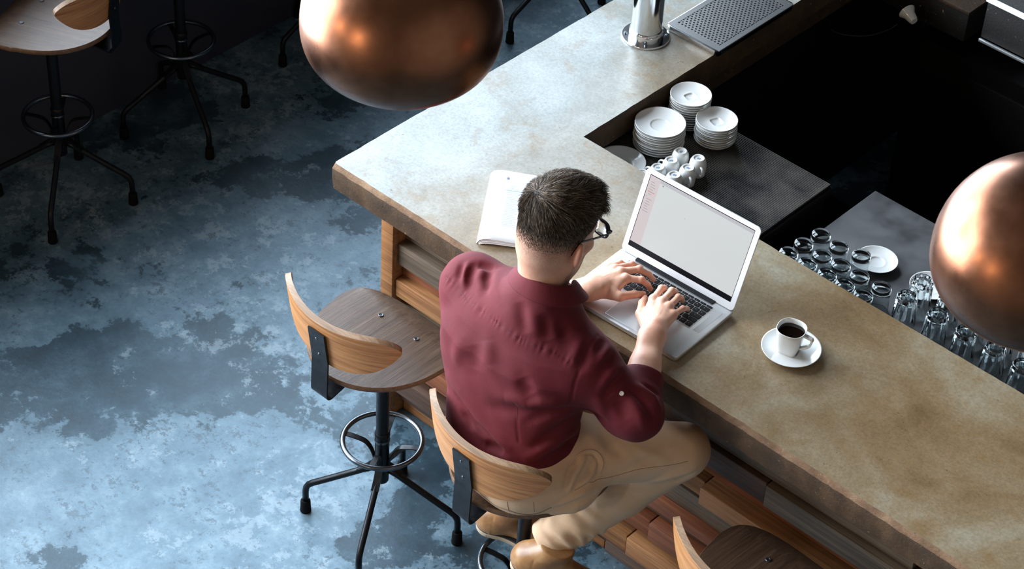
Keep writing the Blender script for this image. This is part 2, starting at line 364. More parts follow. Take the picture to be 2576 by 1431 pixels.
# ---------------------------------------------------------------- the setting
def struct(o): o['kind'] = 'structure'; return o
X1, Y0, Y1, ZC = 6.2, -5.6, 6.0, 6.0
bm = bmesh.new(); bm_box(bm, ((WX+X1)/2, (Y0+Y1)/2, -.05), (X1-WX+.6, Y1-Y0+.6, .1)); struct(from_bm('floor', bm, MAT['floor']))
bm = bmesh.new(); bm_box(bm, ((WX+X1)/2, (Y0+Y1)/2, ZC+.05), (X1-WX+.6, Y1-Y0+.6, .1)); struct(from_bm('ceiling', bm, MAT['ceil']))
# window wall: low solid wall, long glazed band above it, solid wall over that
bm = bmesh.new(); T_ = .2
bm_box(bm, (WX-T_/2, (Y0+Y1)/2, (SILL-.03)/2), (T_, Y1-Y0, SILL-.03)); bm_box(bm, (WX-T_/2, (Y0+Y1)/2, (WTOP+ZC)/2), (T_, Y1-Y0, ZC-WTOP))
bm_box(bm, (WX-T_/2, Y0+.35, (SILL+WTOP)/2), (T_, .7, WTOP-SILL+.1)); bm_box(bm, (WX-T_/2, (3.6+Y1)/2, (SILL+WTOP)/2), (T_, Y1-3.6, WTOP-SILL+.1))
struct(from_bm('wall_left', bm, MAT['wallpaint']))
for nme, c, s in (('wall_back', ((WX+X1)/2, Y1+.1, ZC/2), (X1-WX+.6, .2, ZC)), ('wall_front', ((WX+X1)/2, Y0-.1, ZC/2), (X1-WX+.6, .2, ZC)), ('wall_right', (X1+.1, (Y0+Y1)/2, ZC/2), (.2, Y1-Y0, ZC))):
    struct(box(nme, c, s, MAT['darkwall'] if nme == 'wall_back' else MAT['palewall']))
ya, yb = Y0+.7, 3.6
struct(box('trim_1', (WX-.09, (ya+yb)/2, SILL-.015), (.22, yb-ya, .03), MAT['frame'], bev=.004))
nwin = 5; wy = np.linspace(ya, yb, nwin+1)
for i in range(nwin):
    bm = bmesh.new(); a, b = wy[i], wy[i+1]; t = .06
    for yy in (a+t/2, b-t/2): bm_box(bm, (WX-.1, yy, (SILL+WTOP)/2), (.07, t, WTOP-SILL), 0, .004)
    for zz in (SILL+t/2, WTOP-t/2, 3.1): bm_box(bm, (WX-.1, (a+b)/2, zz), (.06, b-a-2*t, t), 0, .004)
    for q in (1/3, 2/3): bm_box(bm, (WX-.1, a+(b-a)*q, (SILL+3.1)/2), (.05, .035, 3.1-SILL-t), 0, .003)
    struct(from_bm('window_%d' % (i+1), bm, MAT['frame']))

# ---------------------------------------------------------------- bar counter
H, TH = 1.06, .092; AW, FW_ = .40, .595; XE, YE = 3.3, 4.2
def countertop():
    """L-shaped concrete slab with a chipped arris"""
    g = np.random.default_rng(3)
    cor = [(0, 0), (XE, 0), (XE, FW_), (AW, FW_), (AW, YE), (0, YE)]; pts = []; nrm = []
    for i in range(6):
        a = np.array(cor[i]); b = np.array(cor[(i+1) % 6]); L = np.linalg.norm(b-a); n = max(2, int(L/.013)); d = (b-a)/L
        for k in range(n): pts.append(a+(b-a)*k/n); nrm.append((np.array((-d[1], d[0])), k == 0, i))
    pts = np.array(pts); N = len(pts); inn = np.zeros((N, 2))
    for k in range(N):
        t = pts[(k+1) % N]-pts[k-1]
        if nrm[k][1]:
            d0 = pts[k]-pts[k-1]; d1 = pts[(k+1) % N]-pts[k]; d0 /= np.linalg.norm(d0); d1 /= np.linalg.norm(d1)
            inn[k] = np.array((-d0[1], d0[0]))+np.array((-d1[1], d1[0]))
        else: t /= np.linalg.norm(t); inn[k] = (-t[1], t[0])
    j = np.convolve(np.r_[g.normal(size=N+4)], [.25, .5, .25], 'same')[:N]; j2 = g.normal(size=N)
    rings = []
    front = np.array([q[2] == 0 for q in nrm])
    cw = np.where(front, .012, .004)+np.abs(j)*.0014; cz = np.where(front, .004, .004)
    def ring(off, z): return np.c_[pts+inn*np.asarray(off)[:, None], np.broadcast_to(z, N)]
    jit = j*.0010
    # ring 0 top edge, 1 arris lower edge, 2 bottom
    rings = [ring(cw*.45+jit*.6+.001, H), ring(jit, H-.014-j2*.0009-cw*.2), ring(jit*.5, H-.05), ring(jit+.002, H-TH+.006), ring(.008+jit*.4, H-TH)]
    V = np.concatenate(rings); bm = bmesh.new(); vs = [bm.verts.new(v) for v in V]
    for r in range(4):
        for k in range(N):
            f = bm.faces.new((vs[r*N+k], vs[(r+1)*N+k], vs[(r+1)*N+(k+1) % N], vs[r*N+(k+1) % N])); f.material_index = 2 if r == 0 and front[k] else 1
    from mathutils.geometry import tessellate_polygon
    for off, mi_ in ((0, 0), (4*N, 1)):
        for tri in tessellate_polygon([[Vector((V[off+k][0], V[off+k][1], 0)) for k in range(N)]]):
            f = bm.faces.new([vs[off+k] for k in tri]); f.material_index = mi_
    return from_bm('bar_countertop', bm, [MAT['top'], MAT['edge'], MAT['chamfer']], None, True, 25)
tag(countertop(), 'L-shaped thick concrete bar countertop the man leans his arms on', 'countertop')

PY = .1924                                                   # front face of the plank cladding
front = tag(empty('bar_panelling', (0, PY, 0)), 'bar front clad in mixed reclaimed wood planks under the concrete top', 'bar panelling')
zb = H-TH
box('end_post', (.026, .15, zb/2), (.048, .30, zb-.002), planks[0], front, .003)
box('backing_board', (1.7, .085, zb/2), (3.2, .03, zb-.004), planks[4], front, 0)
g = np.random.default_rng(21)
rows = [(.0, .062, 0), (.064, .050, 1), (.116, .070, 0), (.188, .034, 4), (.224, .066, 3), (.292, .046, 1), (.340, .036, 0), (.378, .074, 2), (.454, .034, 4), (.490, .064, 0), (.556, .048, 3), (.606, .078, 2), (.686, .070, 2), (.760, .055, 0), (.818, .066, 2), (.887, .058, 0), (.947, .018, 1)]
deep = {0: .006, 1: .03, 2: .06, 3: .012, 4: .052, 5: .026, 6: .058, 7: .04, 8: .012, 9: .052, 10: .024, 11: .044, 12: .014, 13: .058, 14: .012, 15: .064, 16: .010}
for r, (z0, h, c0) in enumerate(rows):
    x = .052; k = 0
    while x < 3.2:
        x2 = min(x+g.uniform(.38, .95), 3.25); d = deep[r] if k == 0 else float(np.clip(deep[r]+g.normal()*.014, .006, .070)); ci = c0 if (k == 0 or g.random() < .5) else int(g.integers(0, 5))
        if r == 2 and k == 0: ci = 1; x2 = .345
        if x2-x > .05: box('plank', ((x+x2)/2, .068-d/2+.001, z0+h/2), (x2-x-.003, d+.012, h-.003), planks[ci], front, .003)
        x = x2; k += 1
# body of the bar under the left arm, and behind the planks
leftbody = tag(empty('bar_cabinet', (.06, 2.4, 0)), 'dark cabinet body under the long left arm of the bar', 'cabinet')
box('carcass', (.12, .15, zb/2), (.2, 3.7, zb-.004), MAT['blackpanel'], leftbody)
box('fascia', (.225, .15, zb-.09), (.012, 3.7, .17), MAT['edge'], leftbody)

# ---------------------------------------------------------------- behind the bar
ZM, ZD = .895, .943                                           # steel counter and crockery drainer heights
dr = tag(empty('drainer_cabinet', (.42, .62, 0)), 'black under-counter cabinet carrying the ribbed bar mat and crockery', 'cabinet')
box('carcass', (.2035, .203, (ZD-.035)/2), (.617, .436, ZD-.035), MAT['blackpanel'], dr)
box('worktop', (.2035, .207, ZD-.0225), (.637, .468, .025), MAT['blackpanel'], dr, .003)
def rib_mat():
    bm = bmesh.new(); x0, x1, y0, y1 = .305, .933, .615, 1.058
    bm_box(bm, ((x0+x1)/2, (y0+y1)/2, ZD-.007), (x1-x0, y1-y0, .006))
    n = 70
    for i in range(n): bm_box(bm, ((x0+x1)/2, y0+(y1-y0)*(i+.5)/n, ZD-.002), (x1-x0, (y1-y0)/n*.5, .006), 0, 0, 1)
    return from_bm('bar_mat', bm, [MAT['rubber'], MAT['mat']], None, False)
tag(rib_mat(), 'black ribbed rubber bar mat under the saucers and cups', 'bar mat')
st = tag(empty('steel_work_counter', (1.008, .62, 0)), 'dull steel work counter behind the bar carrying the drinking glasses', 'counter')
box('worktop', (1.1, .276, ZM-.012), (2.2, .575, .024), MAT['darksteel'], st, .002)
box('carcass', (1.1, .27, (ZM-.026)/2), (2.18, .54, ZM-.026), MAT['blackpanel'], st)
fm = tag(box('shade_sheet', (1.62, 1.50, .004), (2.9, 1.15, .008), MAT['rubber'], None, .002), 'black sheet added on the floor to stand for shade behind the bar', 'shade sheet')  # added black sheet, standing in for deep shade on the floor
# back bar: cabinet with dark fronts, heavy timber shelf ends
bb = tag(empty('back_bar_unit', (.7, 2.12, 0)), 'black back bar unit in the shadow behind the bar', 'cabinet')
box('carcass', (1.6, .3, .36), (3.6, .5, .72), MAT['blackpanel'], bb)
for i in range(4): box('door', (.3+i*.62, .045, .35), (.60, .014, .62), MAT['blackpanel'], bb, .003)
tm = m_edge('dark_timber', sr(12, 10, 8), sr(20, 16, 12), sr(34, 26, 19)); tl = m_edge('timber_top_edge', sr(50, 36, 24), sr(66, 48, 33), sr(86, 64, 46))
ts = tag(empty('timber_shelf', (.69, 2.14, .80)), 'thick dark timber shelf end at the top right, white spout below it', 'shelf')
box('slab', (-.195, .16, .0505), (.39, .34, .10), tm, ts, .004); box('top_board', (-.195, .16, .108), (.392, .345, .014), tl, ts, .003)
t2 = tag(empty('timber_worktop', (.785, 2.05, .888)), 'dark worktop with pale worn edges at the top right corner', 'worktop')
box('slab', (1.0, .22, .09), (2.0, .44, .14), tm, t2, .004); box('edge_strip', (1.0, -.004, .012), (2.0, .010, .010), MAT['alu'], t2, .002); tube('edge_rail', [(.0, -.004, .162), (2.0, -.004, .162)], .009, MAT['china'], t2, 12)
lathe_ = [(r*.55, z*.62) for r, z in [(.0, 0), (.022, 0), (.028, .012), (.034, .045), (.05, .07), (.052, .074), (.046, .072), (.03, .046), (.024, .014), (0, .012)]]
fb = tag(empty('white_funnel', (.548, 2.045, .850), 0), 'white funnel-shaped spout hanging under the dark timber shelf', 'spout')
fb.rotation_euler = (R_(-20), R_(-75), 0)
lathe('cone', lathe_, MAT['china'], fb, 32)
tag(tube('curved_hose', bez([(.30, 1.90, .80), (.36, 1.90, .78), (.43, 1.96, .775), (.48, 2.01, .80), (.498, 2.03, .822)], 8), .004, MAT['blackmetal'], None, 8), 'thin dark hose curving towards the white spout', 'hose')
# ---------------------------------------------------------------- tap tower and drip tray
tw = tag(empty('tap_tower', (.197, 1.098, H)), 'polished steel tap tower standing on a round bolted flange', 'beer tap')
lathe('flange', [(0, 0), (.0715, 0), (.073, .002), (.073, .005), (.071, .0075), (0, .0075)], MAT['steel'], tw, 56)
lathe('base_collar', [(.05, .0075), (.05, .03), (.0475, .033), (.046, .033), (.046, .0075)], MAT['steel'], tw, 48)
lathe('column', [(0, .0076), (.046, .0076), (.046, .62), (.043, .64), (0, .645)], MAT['steel'], tw, 48)
for a in (40, 130, 220, 310):
    lathe('flange_bolt', [(0, .0125), (.004, .012), (.0052, .0075), (0, .0074)], MAT['bolt'], tw, 12, (.0605*math.cos(R_(a)), .0605*math.sin(R_(a)), 0))
lathe('spout', [(0, 0), (.012, 0), (.012, .09), (0, .09)], MAT['steel'], tw, 20, (.085, 0, .45)); 
tr = tag(empty('drip_tray', (.315, 1.355, H)), 'perforated stainless steel drip tray beside the tap tower', 'drip tray')
def drip():
    hx, hy, hz = .101, .187, .021; bm = bmesh.new()
    def rr(sx, sy, r, z, n=6):
        out = []
        for cx, cy, a0 in ((sx-r, sy-r, 0), (-sx+r, sy-r, 90), (-sx+r, -sy+r, 180), (sx-r, -sy+r, 270)):
            for k in range(n+1):
                a = R_(a0+90*k/n); out.append(bm.verts.new((cx+r*math.cos(a), cy+r*math.sin(a), z)))
        return out
    rs = [rr(hx-.004, hy-.004, .012, 0), rr(hx-.002, hy-.002, .014, .003), rr(hx, hy, .016, hz-.004), rr(hx, hy, .016, hz-.001), rr(hx-.002, hy-.002, .015, hz), rr(hx-.005, hy-.005, .012, hz), rr(hx-.006, hy-.006, .011, hz-.004)]
    for a, b in zip(rs, rs[1:]):
        for k in range(len(a)): bm.faces.new((a[k], a[(k+1) % len(a)], b[(k+1) % len(a)], b[k]))
    bm.faces.new(rs[0][::-1]); bm.faces.new(rs[-1]); from_bm('pan', bm, MAT['steel'], tr, True, 35)
    # lid with real round holes: each hexagon cell is a ring of quads around a hole
    bm = bmesh.new(); px = .0125; py = px*.866; r = .0038; z0 = hz+.0004; z1 = hz-.0016; ny = int((hy*2-.03)/py); nx = int((hx*2-.028)/px)
    ring = [(math.cos(R_(60*k+30)), math.sin(R_(60*k+30))) for k in range(6)]; hexR = px/math.sqrt(3)
    cache = {}
    def vv(x, y, z):
        k = (round(x, 5), round(y, 5), round(z, 5))
        if k not in cache: cache[k] = bm.verts.new((x, y, z))
        return cache[k]
    ex = nx*px/2
    for j in range(-ny//2+1, ny//2):
        for i in range(nx):
            cx = -ex+(i+.5+(.5 if j % 2 else 0)-.25)*px; cy = j*py
            o = [vv(cx+hexR*a, cy+hexR*b, z0) for a, b in ring]; q = [vv(cx+r*a, cy+r*b, z0) for a, b in ring]; d = [vv(cx+r*a, cy+r*b, z1) for a, b in ring]
            for k in range(6):
                k2 = (k+1) % 6; bm.faces.new((o[k], o[k2], q[k2], q[k])); bm.faces.new((q[k], q[k2], d[k2], d[k]))
    yl = (ny//2-1)*py+hexR*.75; B = .0055
    for cx, cy, sx, sy in ((-hx+.006+(hx-.006-ex)/2-.002, 0, hx-.006-ex+.004, 2*hy-.012), (hx-.006-(hx-.006-ex)/2+.002, 0, hx-.006-ex+.004-.001, 2*hy-.012)):
        bm_box(bm, (cx, cy, hz-.0008), (sx, sy, .0022))
    for sgn in (-1, 1):
        h2 = hy-.006-yl; bm_box(bm, (0, sgn*(yl+h2/2), hz-.0009), (2*hx-.012, h2, .0021))
    from_bm('perforated_lid', bm, MAT['brushed'], tr, False)
    box('well', (0, 0, hz-.011), (2*hx-.02, 2*hy-.02, .004), MAT['gap'], tr)
drip()

# ---------------------------------------------------------------- crockery
def saucer_mesh(name, R, well='round'):
    n = 56; th = np.arange(n)*2*np.pi/n; rows = []
    def rd(r, z): rows.append(np.c_[r*np.cos(th), r*np.sin(th), np.full(n, z)])
    def rq(r, z):
        q = (np.abs(np.cos(th))**4.5+np.abs(np.sin(th))**4.5)**(-1/4.5); rows.append(np.c_[r*q*np.cos(th), r*q*np.sin(th), np.full(n, z)])
    f = rq if well == 'square' else rd; w = .36 if well == 'round' else .25
    rd(R*.02, .0042); f(R*w*.92, .0042); f(R*w*.97, .0046); f(R*w*1.05, .0068); f(R*w*1.13, .0078); f(R*w*1.25, .0074); rd(R*.6, .0086); rd(R*.82, .0118); rd(R*.96, .0158); rd(R, .0172); rd(R*1.0, .0162)
    rd(R*.97, .0138); rd(R*.8, .0088); rd(R*.56, .0046); rd(R*.53, .0000); rd(R*.46, .0004); rd(R*.44, .0022); rd(R*.02, .0022)
    V = np.concatenate(rows); F = []
    for i in range(len(rows)-1):
        for j in range(n): a = i*n+j; b = i*n+(j+1) % n; F.append((a, a+n, b+n, b))
    F.append(tuple(range(n))); F.append(tuple(range((len(rows)-1)*n, len(rows)*n))[::-1])
    return mesh(name, V, F, MAT['china'])
def stack(R, well, x, y, n, dz, key, where, grp):
    first = saucer_mesh('saucer', R, well); g = np.random.default_rng(n)
    for k in range(n):
        o = first if k == 0 else first.copy()
        if k: COL.objects.link(o)
        jx = g.normal()*.0012 if k < n-1 else 0; jy = g.normal()*.0012
        o.location = (x+jx, y+jy, ZD+.0012+k*dz); o.rotation_euler = (0, 0, R_(-18)+g.normal()*.05)
        nm = {1: 'lowest', 2: 'second up from the mat', 3: 'third up from the mat', 4: 'fourth up from the mat', 5: 'fifth up from the mat', 6: 'sixth up from the mat', 7: 'seventh up from the mat', 8: 'eighth up from the mat', 9: 'ninth up from the mat', 10: 'tenth up from the mat'}
        pos = 'topmost' if k == n-1 else ('second from top' if k == n-2 else nm[k+1])
        tag(o, '%s, %s in the %s' % (key, pos, where), 'saucer', grp)
stack(.0735, 'round', .4790, .8345, 9, .0088, 'large white saucer', 'wide stack behind the cups', 'large saucers in the wide stack')
stack(.0605, 'square', .5767, .9722, 9, .0080, 'small white saucer', 'right stack by the mat edge', 'small saucers in the right stack')
stack(.0605, 'square', .4670, .9860, 12, .0080, 'small white saucer', 'rearmost stack', 'small saucers in the rear stack')
pl = saucer_mesh('plate', .074, 'round'); pl.location = (.4630, .6850, ZD+.0012)
tag(pl, 'single white plate half hidden beneath the inner counter corner', 'plate')
def espresso_cup():
    root = empty('espresso_cup'); n = 40
    prof = [(0, .0525), (.0145, .0525), (.0155, .0555), (.0188, .0562), (.0205, .055), (.0262, .046), (.0292, .033), (.0288, .016), (.0272, 0), (.0252, 0), (.0268, .016), (.0270, .033), (.024, .045), (.018, .0508), (0, .0508)]
    prof = [(r*.875, z) for r, z in prof]
    b = lathe('cup_body', prof, MAT['china'], root, n)
    pth = bez([(.0232, 0, .014), (.032, 0, .0125), (.039, 0, .019), (.040, 0, .028), (.034, 0, .037), (.0240, 0, .039)], 6)
    tube('cup_handle', pth, .0032, MAT['china'], root, 10, False, (1.25, .8))
    bm = bmesh.new(); 
    for k, (dx, dy, sx, sy) in enumerate(((0, .0015, .011, .004), (-.001, -.0025, .007, .0035), (.0015, .005, .005, .003))): bm_box(bm, (dx, dy, .05262), (sx, sy, .0004))
    from_bm('base_stamp', bm, MAT['mark'], root, False); return root
cup0 = espresso_cup()
cups = [(.5815, .8075, 'rear left', 238), (.5895, .7555, 'middle left', 186), (.5840, .7035, 'front left', 186), (.6373, .8180, 'rear right', -30), (.6443, .7625, 'middle right', -34), (.6384, .7095, 'front right', -26), (.5711, .6500, '', 190)]
for i, (x, y, ps, hd) in enumerate(cups):
    c = cup0 if i == 0 else copy_tree(cup0); c.location = (x, y, ZD+.0012); c.rotation_euler = (0, 0, R_(hd))
    tag(c, 'white espresso cup upside down on the bar mat, %s of the six' % ps if ps else 'white espresso cup upside down, almost hidden between counter edge and laptop', 'cup', 'upturned espresso cups')

# glasses
def tumbler():
    root = empty('glass_tumbler'); ht = .083
    prof = [(0, ht), (.0235, ht), (.0258, ht-.0015), (.0266, ht-.006), (.0268, ht-.014), (.0272, .04), (.0285, 0.0004), (.0270, 0), (.0255, .04), (.0245, ht-.016), (.021, ht-.0125), (0, ht-.012)]
    lathe('glass_body', prof, MAT['glass'], root, 44, sharp=50); return root
def faceted():
    root = empty('faceted_glass'); ht = .118; n = 80; th = np.arange(n)*2*np.pi/n; rows = []
    def rg(r, z, a):
        za = .046-.022*np.abs(np.cos(th*5))**3; a = a*np.clip((z-za)/.004, 0, 1) if .02 < z < .1 else a; q = 1-a*(1-np.abs(np.cos(th*5))); rows.append(np.c_[r*q*np.cos(th), r*q*np.sin(th), np.full(n, z)])
    for r, z, a in ((.004, ht-.002, 0), (.022, ht-.002, .0), (.0255, ht, .04), (.0285, ht-.003, .07), (.0295, ht-.01, .08), (.031, ht-.04, .08), (.0325, .052, .085), (.0328, .048, .085), (.0331, .044, .085), (.0334, .040, .085), (.0337, .036, .085), (.0340, .032, .085), (.0343, .028, .085), (.0346, .024, .085), (.0358, .001, 0), (.0348, 0, 0), (.0335, .002, 0), (.0318, .03, 0), (.0285, .06, 0), (.0255, ht-.02, 0), (.022, ht-.0145, 0), (.004, ht-.014, 0)): rg(r, z, a)
    V = np.concatenate(rows); F = []
    for i in range(len(rows)-1):
        for j in range(n): a = i*n+j; b = i*n+(j+1) % n; F.append((a, a+n, b+n, b))
    F.append(tuple(range(n))); F.append(tuple(range((len(rows)-1)*n, len(rows)*n))[::-1])
    o = mesh('glass_body', V, F, MAT['glass'], root); weld(o); o.data.set_sharp_from_angle(angle=R_(38)); return root
t0 = tumbler(); gx = [1.069, 1.134, 1.199]; 
spots = [(1.070, .823, 'rear corner by the dark gap'), (1.061, .755, 'left edge, second from the rear'), (1.056, .694, 'left end against the counter edge'), (1.136, .816, 'rear row, second from the left'), (1.127, .752, 'in the middle of the left cluster'), (1.119, .696, 'front row, second along the counter edge'), (1.200, .831, 'standing in front of the white saucer'), (1.186, .757, 'beside the white saucer, middle row'), (1.183, .698, 'front row, third along the counter edge'), (1.249, .756, 'front of the left saucer, at its right rim'), (1.243, .698, 'front row, fourth along the counter edge'), (1.319, .760, 'rightmost, next to the faceted glasses'), (1.303, .698, 'front row, last before the faceted glasses')]
for i, (x, y, ps) in enumerate(spots):
    c = t0 if i == 0 else copy_tree(t0); c.location = (x, y, ZM); tag(c, 'small smooth glass upside down, %s' % ps, 'glass', 'small upturned tumblers')
f0 = faceted(); k = 0
fs = [(1.400, .8255, 'first of the second row, before a saucer'), (1.409, .7415, 'first of the front row from the left'), (1.507, .741, 'second of the front row from the left'), (1.597, .738, 'third of the front row from the left'), (1.686, .742, 'fourth of the front row from the left'), (1.774, .736, 'fifth of the front row, at the right edge'), (1.486, .828, 'second of the second row, beside the copper lamp'), (1.572, .824, 'third of the second row, under the copper lamp'), (1.660, .826, 'fourth of the second row, under the copper lamp'), (1.748, .822, 'fifth of the second row, beyond the copper lamp')]
for x, y, ps in fs:
    c = f0 if k == 0 else copy_tree(f0); k += 1; c.location = (x, y, ZM); c.rotation_euler = (0, 0, k*.37); tag(c, 'tall faceted glass upside down, %s' % ps, 'glass', 'tall upturned faceted glasses')
for x, y, t in ((1.2035, .9155, 'white saucer on the steel counter behind the small glasses'), (1.372, .932, 'white saucer on the steel counter beside the copper lamp')):
    o = saucer_mesh('saucer', .0585, 'round'); o.location = (x, y, ZM+.001); tag(o, t, 'saucer')

# coffee cup and its saucer
sx, sy = 1.3535, .2965
o = saucer_mesh('saucer', .0765, 'square'); o.location = (sx, sy, H+.0005); o.rotation_euler = (0, 0, R_(20)); tag(o, 'white saucer under the cup of black coffee', 'saucer')
def coffee_cup():
    root = empty('coffee_cup', (sx-.004, sy-.006, H+.0058), R_(14)); n = 64; th = np.arange(n)*2*np.pi/n; rows = []
    def sq(r, z, p):
        q = (np.abs(np.cos(th))**p+np.abs(np.sin(th))**p)**(-1/p); rows.append(np.c_[r*q*np.cos(th), r*q*np.sin(th), np.full(n, z)])
    for r, z, p in ((.002, .0, 2), (.0225, 0, 4), (.0245, .0015, 4), (.0262, .012, 4), (.0305, .035, 3.4), (.0345, .058, 2.7), (.0372, .0735, 2.4), (.0374, .0752, 2.4), (.0366, .0760, 2.4), (.0352, .0752, 2.4), (.0335, .066, 2.5), (.0305, .048, 2.8), (.026, .02, 3.5), (.020, .006, 4), (.002, .005, 2)): sq(r, z, p)
    V = np.concatenate(rows); F = []
    for i in range(len(rows)-1):
        for j in range(n): a = i*n+j; b = i*n+(j+1) % n; F.append((a, b, b+n, a+n))
    F.append(tuple(range(n))[::-1]); F.append(tuple(range((len(rows)-1)*n, len(rows)*n)))
    b = mesh('cup_body', V, F, MAT['china'], root); weld(b)
    q = (np.abs(np.cos(th))**2.55+np.abs(np.sin(th))**2.55)**(-1/2.55); V = np.r_[np.c_[.0332*q*np.cos(th), .0332*q*np.sin(th), np.full(n, .0625)], [[0, 0, .0625]]]
    mesh('coffee', V, [(j, (j+1) % n, n) for j in range(n)], MAT['coffee'], root)
    strip('cup_handle', [(.0335, 0, .066), (.045, 0, .0655), (.0555, 0, .063), (.0575, 0, .059), (.054, 0, .042), (.050, 0, .037), (.0425, 0, .031), (.0295, 0, .021)], .0115, .0058, (0, 1, 0), MAT['china'], root)
    bv = root.children[-1].modifiers.new('bevel', 'BEVEL'); bv.width = .0018; bv.segments = 2
    return root
tag(coffee_cup(), 'white cup of black coffee on its saucer to the right of the laptop', 'cup')

# ---------------------------------------------------------------- folded booklet
def booklet():
    root = tag(empty('booklet', (.511, .035, H+.001), R_(36)), 'folded white printed booklet lying left of the man on the counter', 'booklet')
    Wd, L = .205, .300; n = 26; xs = np.linspace(0, 1, n)
    def sheet(z0, amp, name, x0=0.0, wd=Wd, droop=0, L0=0, L1=L):
        V = []; F = []; m = 10
        for j in range(m+1):
            v = j/m
            for i in range(n):
                x = x0+xs[i]*wd; e = xs[i]
                z = z0+amp*(1-(1-min(1, e*5))**2)**.5*(1-e*.75)+.004*math.sin(v*3.1)*e; V.append((x, L0+(L1-L0)*v+droop*e, z))
        for j in range(m):
            for i in range(n-1): a = j*n+i; F.append((a, a+1, a+n+1, a+n))
        return V, F
    V, F = sheet(.0004, .021, 'x'); V = np.array(V); V2 = V.copy(); V2[:, 2] = np.maximum(0.0, V[:, 2]-.0035)*.2; k = len(V)
    o = mesh('top_page', V, F, MAT['paper'], root); s = o.modifiers.new('s', 'SOLIDIFY'); s.thickness = .0006; s.offset = -1
    for q, (dx, am, ln) in enumerate(((.004, .0165, .006), (.006, .012, .010), (.008, .007, .014))):
        V, F = sheet(.0003, am, 'p', dx, Wd-.004+.002*q, 0, -.002*q, L-.001); p = mesh('inner_page', V, F, MAT['paper'], root); s = p.modifiers.new('s', 'SOLIDIFY'); s.thickness = .0005; s.offset = -1
    V, F = sheet(.0001, .0015, 'c', .03, Wd+.012, 0, .02, L+.012); p = mesh('back_cover', V, F, MAT['paper'], root); s = p.modifiers.new('s', 'SOLIDIFY'); s.thickness = .0005
    def top(x, y):
        e = x/Wd; return .0004+.021*(1-(1-min(1, e*5))**2)**.5*(1-e*.75)+.004*math.sin(y/L*3.1)*e+.0005
    def bars(name, rects, mt):
        V = []; F = []
        for x0, x1, y, h in rects:
            k = 5; b = len(V)
            for i in range(k+1):
                x = x0+(x1-x0)*i/k; V += [(x, y, top(x, y)), (x, y+h, top(x, y+h))]
            for i in range(k): F.append((b+2*i, b+2*i+2, b+2*i+3, b+2*i+1))
        mesh(name, V, F, mt, root)
    g = np.random.default_rng(5); R1 = []
    for i in range(22):
        y = .205-i*.0068; R1.append((.055, .055+.040+g.uniform(-.012, .004), y, .0016))
        if i % 3 == 0: R1.append((.108, .185+g.uniform(-.02, .01), y, .0009))
    for i in range(4): R1.append((.06, .088+g.uniform(-.01, .004), .238-i*.006, .0014))
    bars('text_lines', R1, MAT['pink']); bars('blue_rule', [(.052, .19, .214, .0022)], MAT['pblue']); bars('page_mark', [(.049, .0555, .262, .010)], MAT['pdark'])
booklet()
# ---------------------------------------------------------------- laptop
def rrect(bm, x0, y0, x1, y1, r, z, n=5):
    out = []
    for cx, cy, a0 in ((x1-r, y1-r, 0), (x0+r, y1-r, 90), (x0+r, y0+r, 180), (x1-r, y0+r, 270)):
        for k in range(n+1): a = R_(a0+90*k/n); out.append(bm.verts.new((cx+r*math.cos(a), cy+r*math.sin(a), z)))
    return out
def slab_bm(x0, y0, x1, y1, r, levels):
    bm = bmesh.new(); prev = None
    for k, (ins, z) in enumerate(levels):
        ring = rrect(bm, x0+ins, y0+ins, x1-ins, y1-ins, max(r-ins, .0008), z)
        if prev is None: bm.faces.new(ring[::-1])
        else:
            for i in range(len(ring)): bm.faces.new((prev[i], prev[(i+1) % len(ring)], ring[(i+1) % len(ring)], ring[i]))
        prev = ring
    bm.faces.new(prev); return bm
lap = tag(empty('laptop', (.8144, .0369, H+.0015), .0411), 'open silver laptop with black keys that the man is typing on', 'laptop')
LW, LD, LT = .364, .249, .0165
from_bm('base', slab_bm(0, 0, LW, LD, .012, [(.006, 0), (.001, .004), (0, .009), (0, LT-.0015), (.0007, LT-.0003), (.0015, LT)]), MAT['alu'], lap, True, 30)
from_bm('keyboard_well', slab_bm(.043, .112, .321, .221, .004, [(0, LT+.0001), (.0004, LT+.0003)]), MAT['trackpad'], lap, False)
from_bm('trackpad', slab_bm(.128, .012, .236, .092, .004, [(0, LT+.0001), (.0005, LT+.0005)]), MAT['trackpad'], lap, False)
from_bm('latch_notch', slab_bm(.150, -.0006, .214, .005, .002, [(0, LT-.001), (.0008, LT+.0004)]), MAT['bezel'], lap, False)
for sx0 in (.013, .328): 
    bm = bmesh.new(); bm_box(bm, (sx0+.0115, .166, LT+.0002), (.018, .1, .0003)); from_bm('speaker_grille', bm, MAT['trackpad'], lap, False)
rowsK = [[1.02]*14, [1.0]*13+[1.5], [1.5]+[1.0]*12+[1.0], [1.75]+[1.0]*11+[1.75], [1.25, 1.0]+[1.0]*10+[2.25], [1, 1, 1, 1.25, 5, 1.25, 1, 1, 1, 1]]
ky = .2195
for r, row in enumerate(rowsK):
    hh = .0095 if r == 0 else .0185; tot = sum(row); x = .0455; W_ = .273/tot
    for i, u in enumerate(row):
        hk = hh
        k = from_bm('key', slab_bm(x+.0013, ky-hk+.0013, x+u*W_-.0013, ky-.0013, .002, [(0, LT+.0003), (0, LT+.0016), (.0006, LT+.0021)]), MAT['key'], lap, False)
        x += u*W_
    ky -= hh
g = np.random.default_rng(11); V = []; F = []; ky = .2195
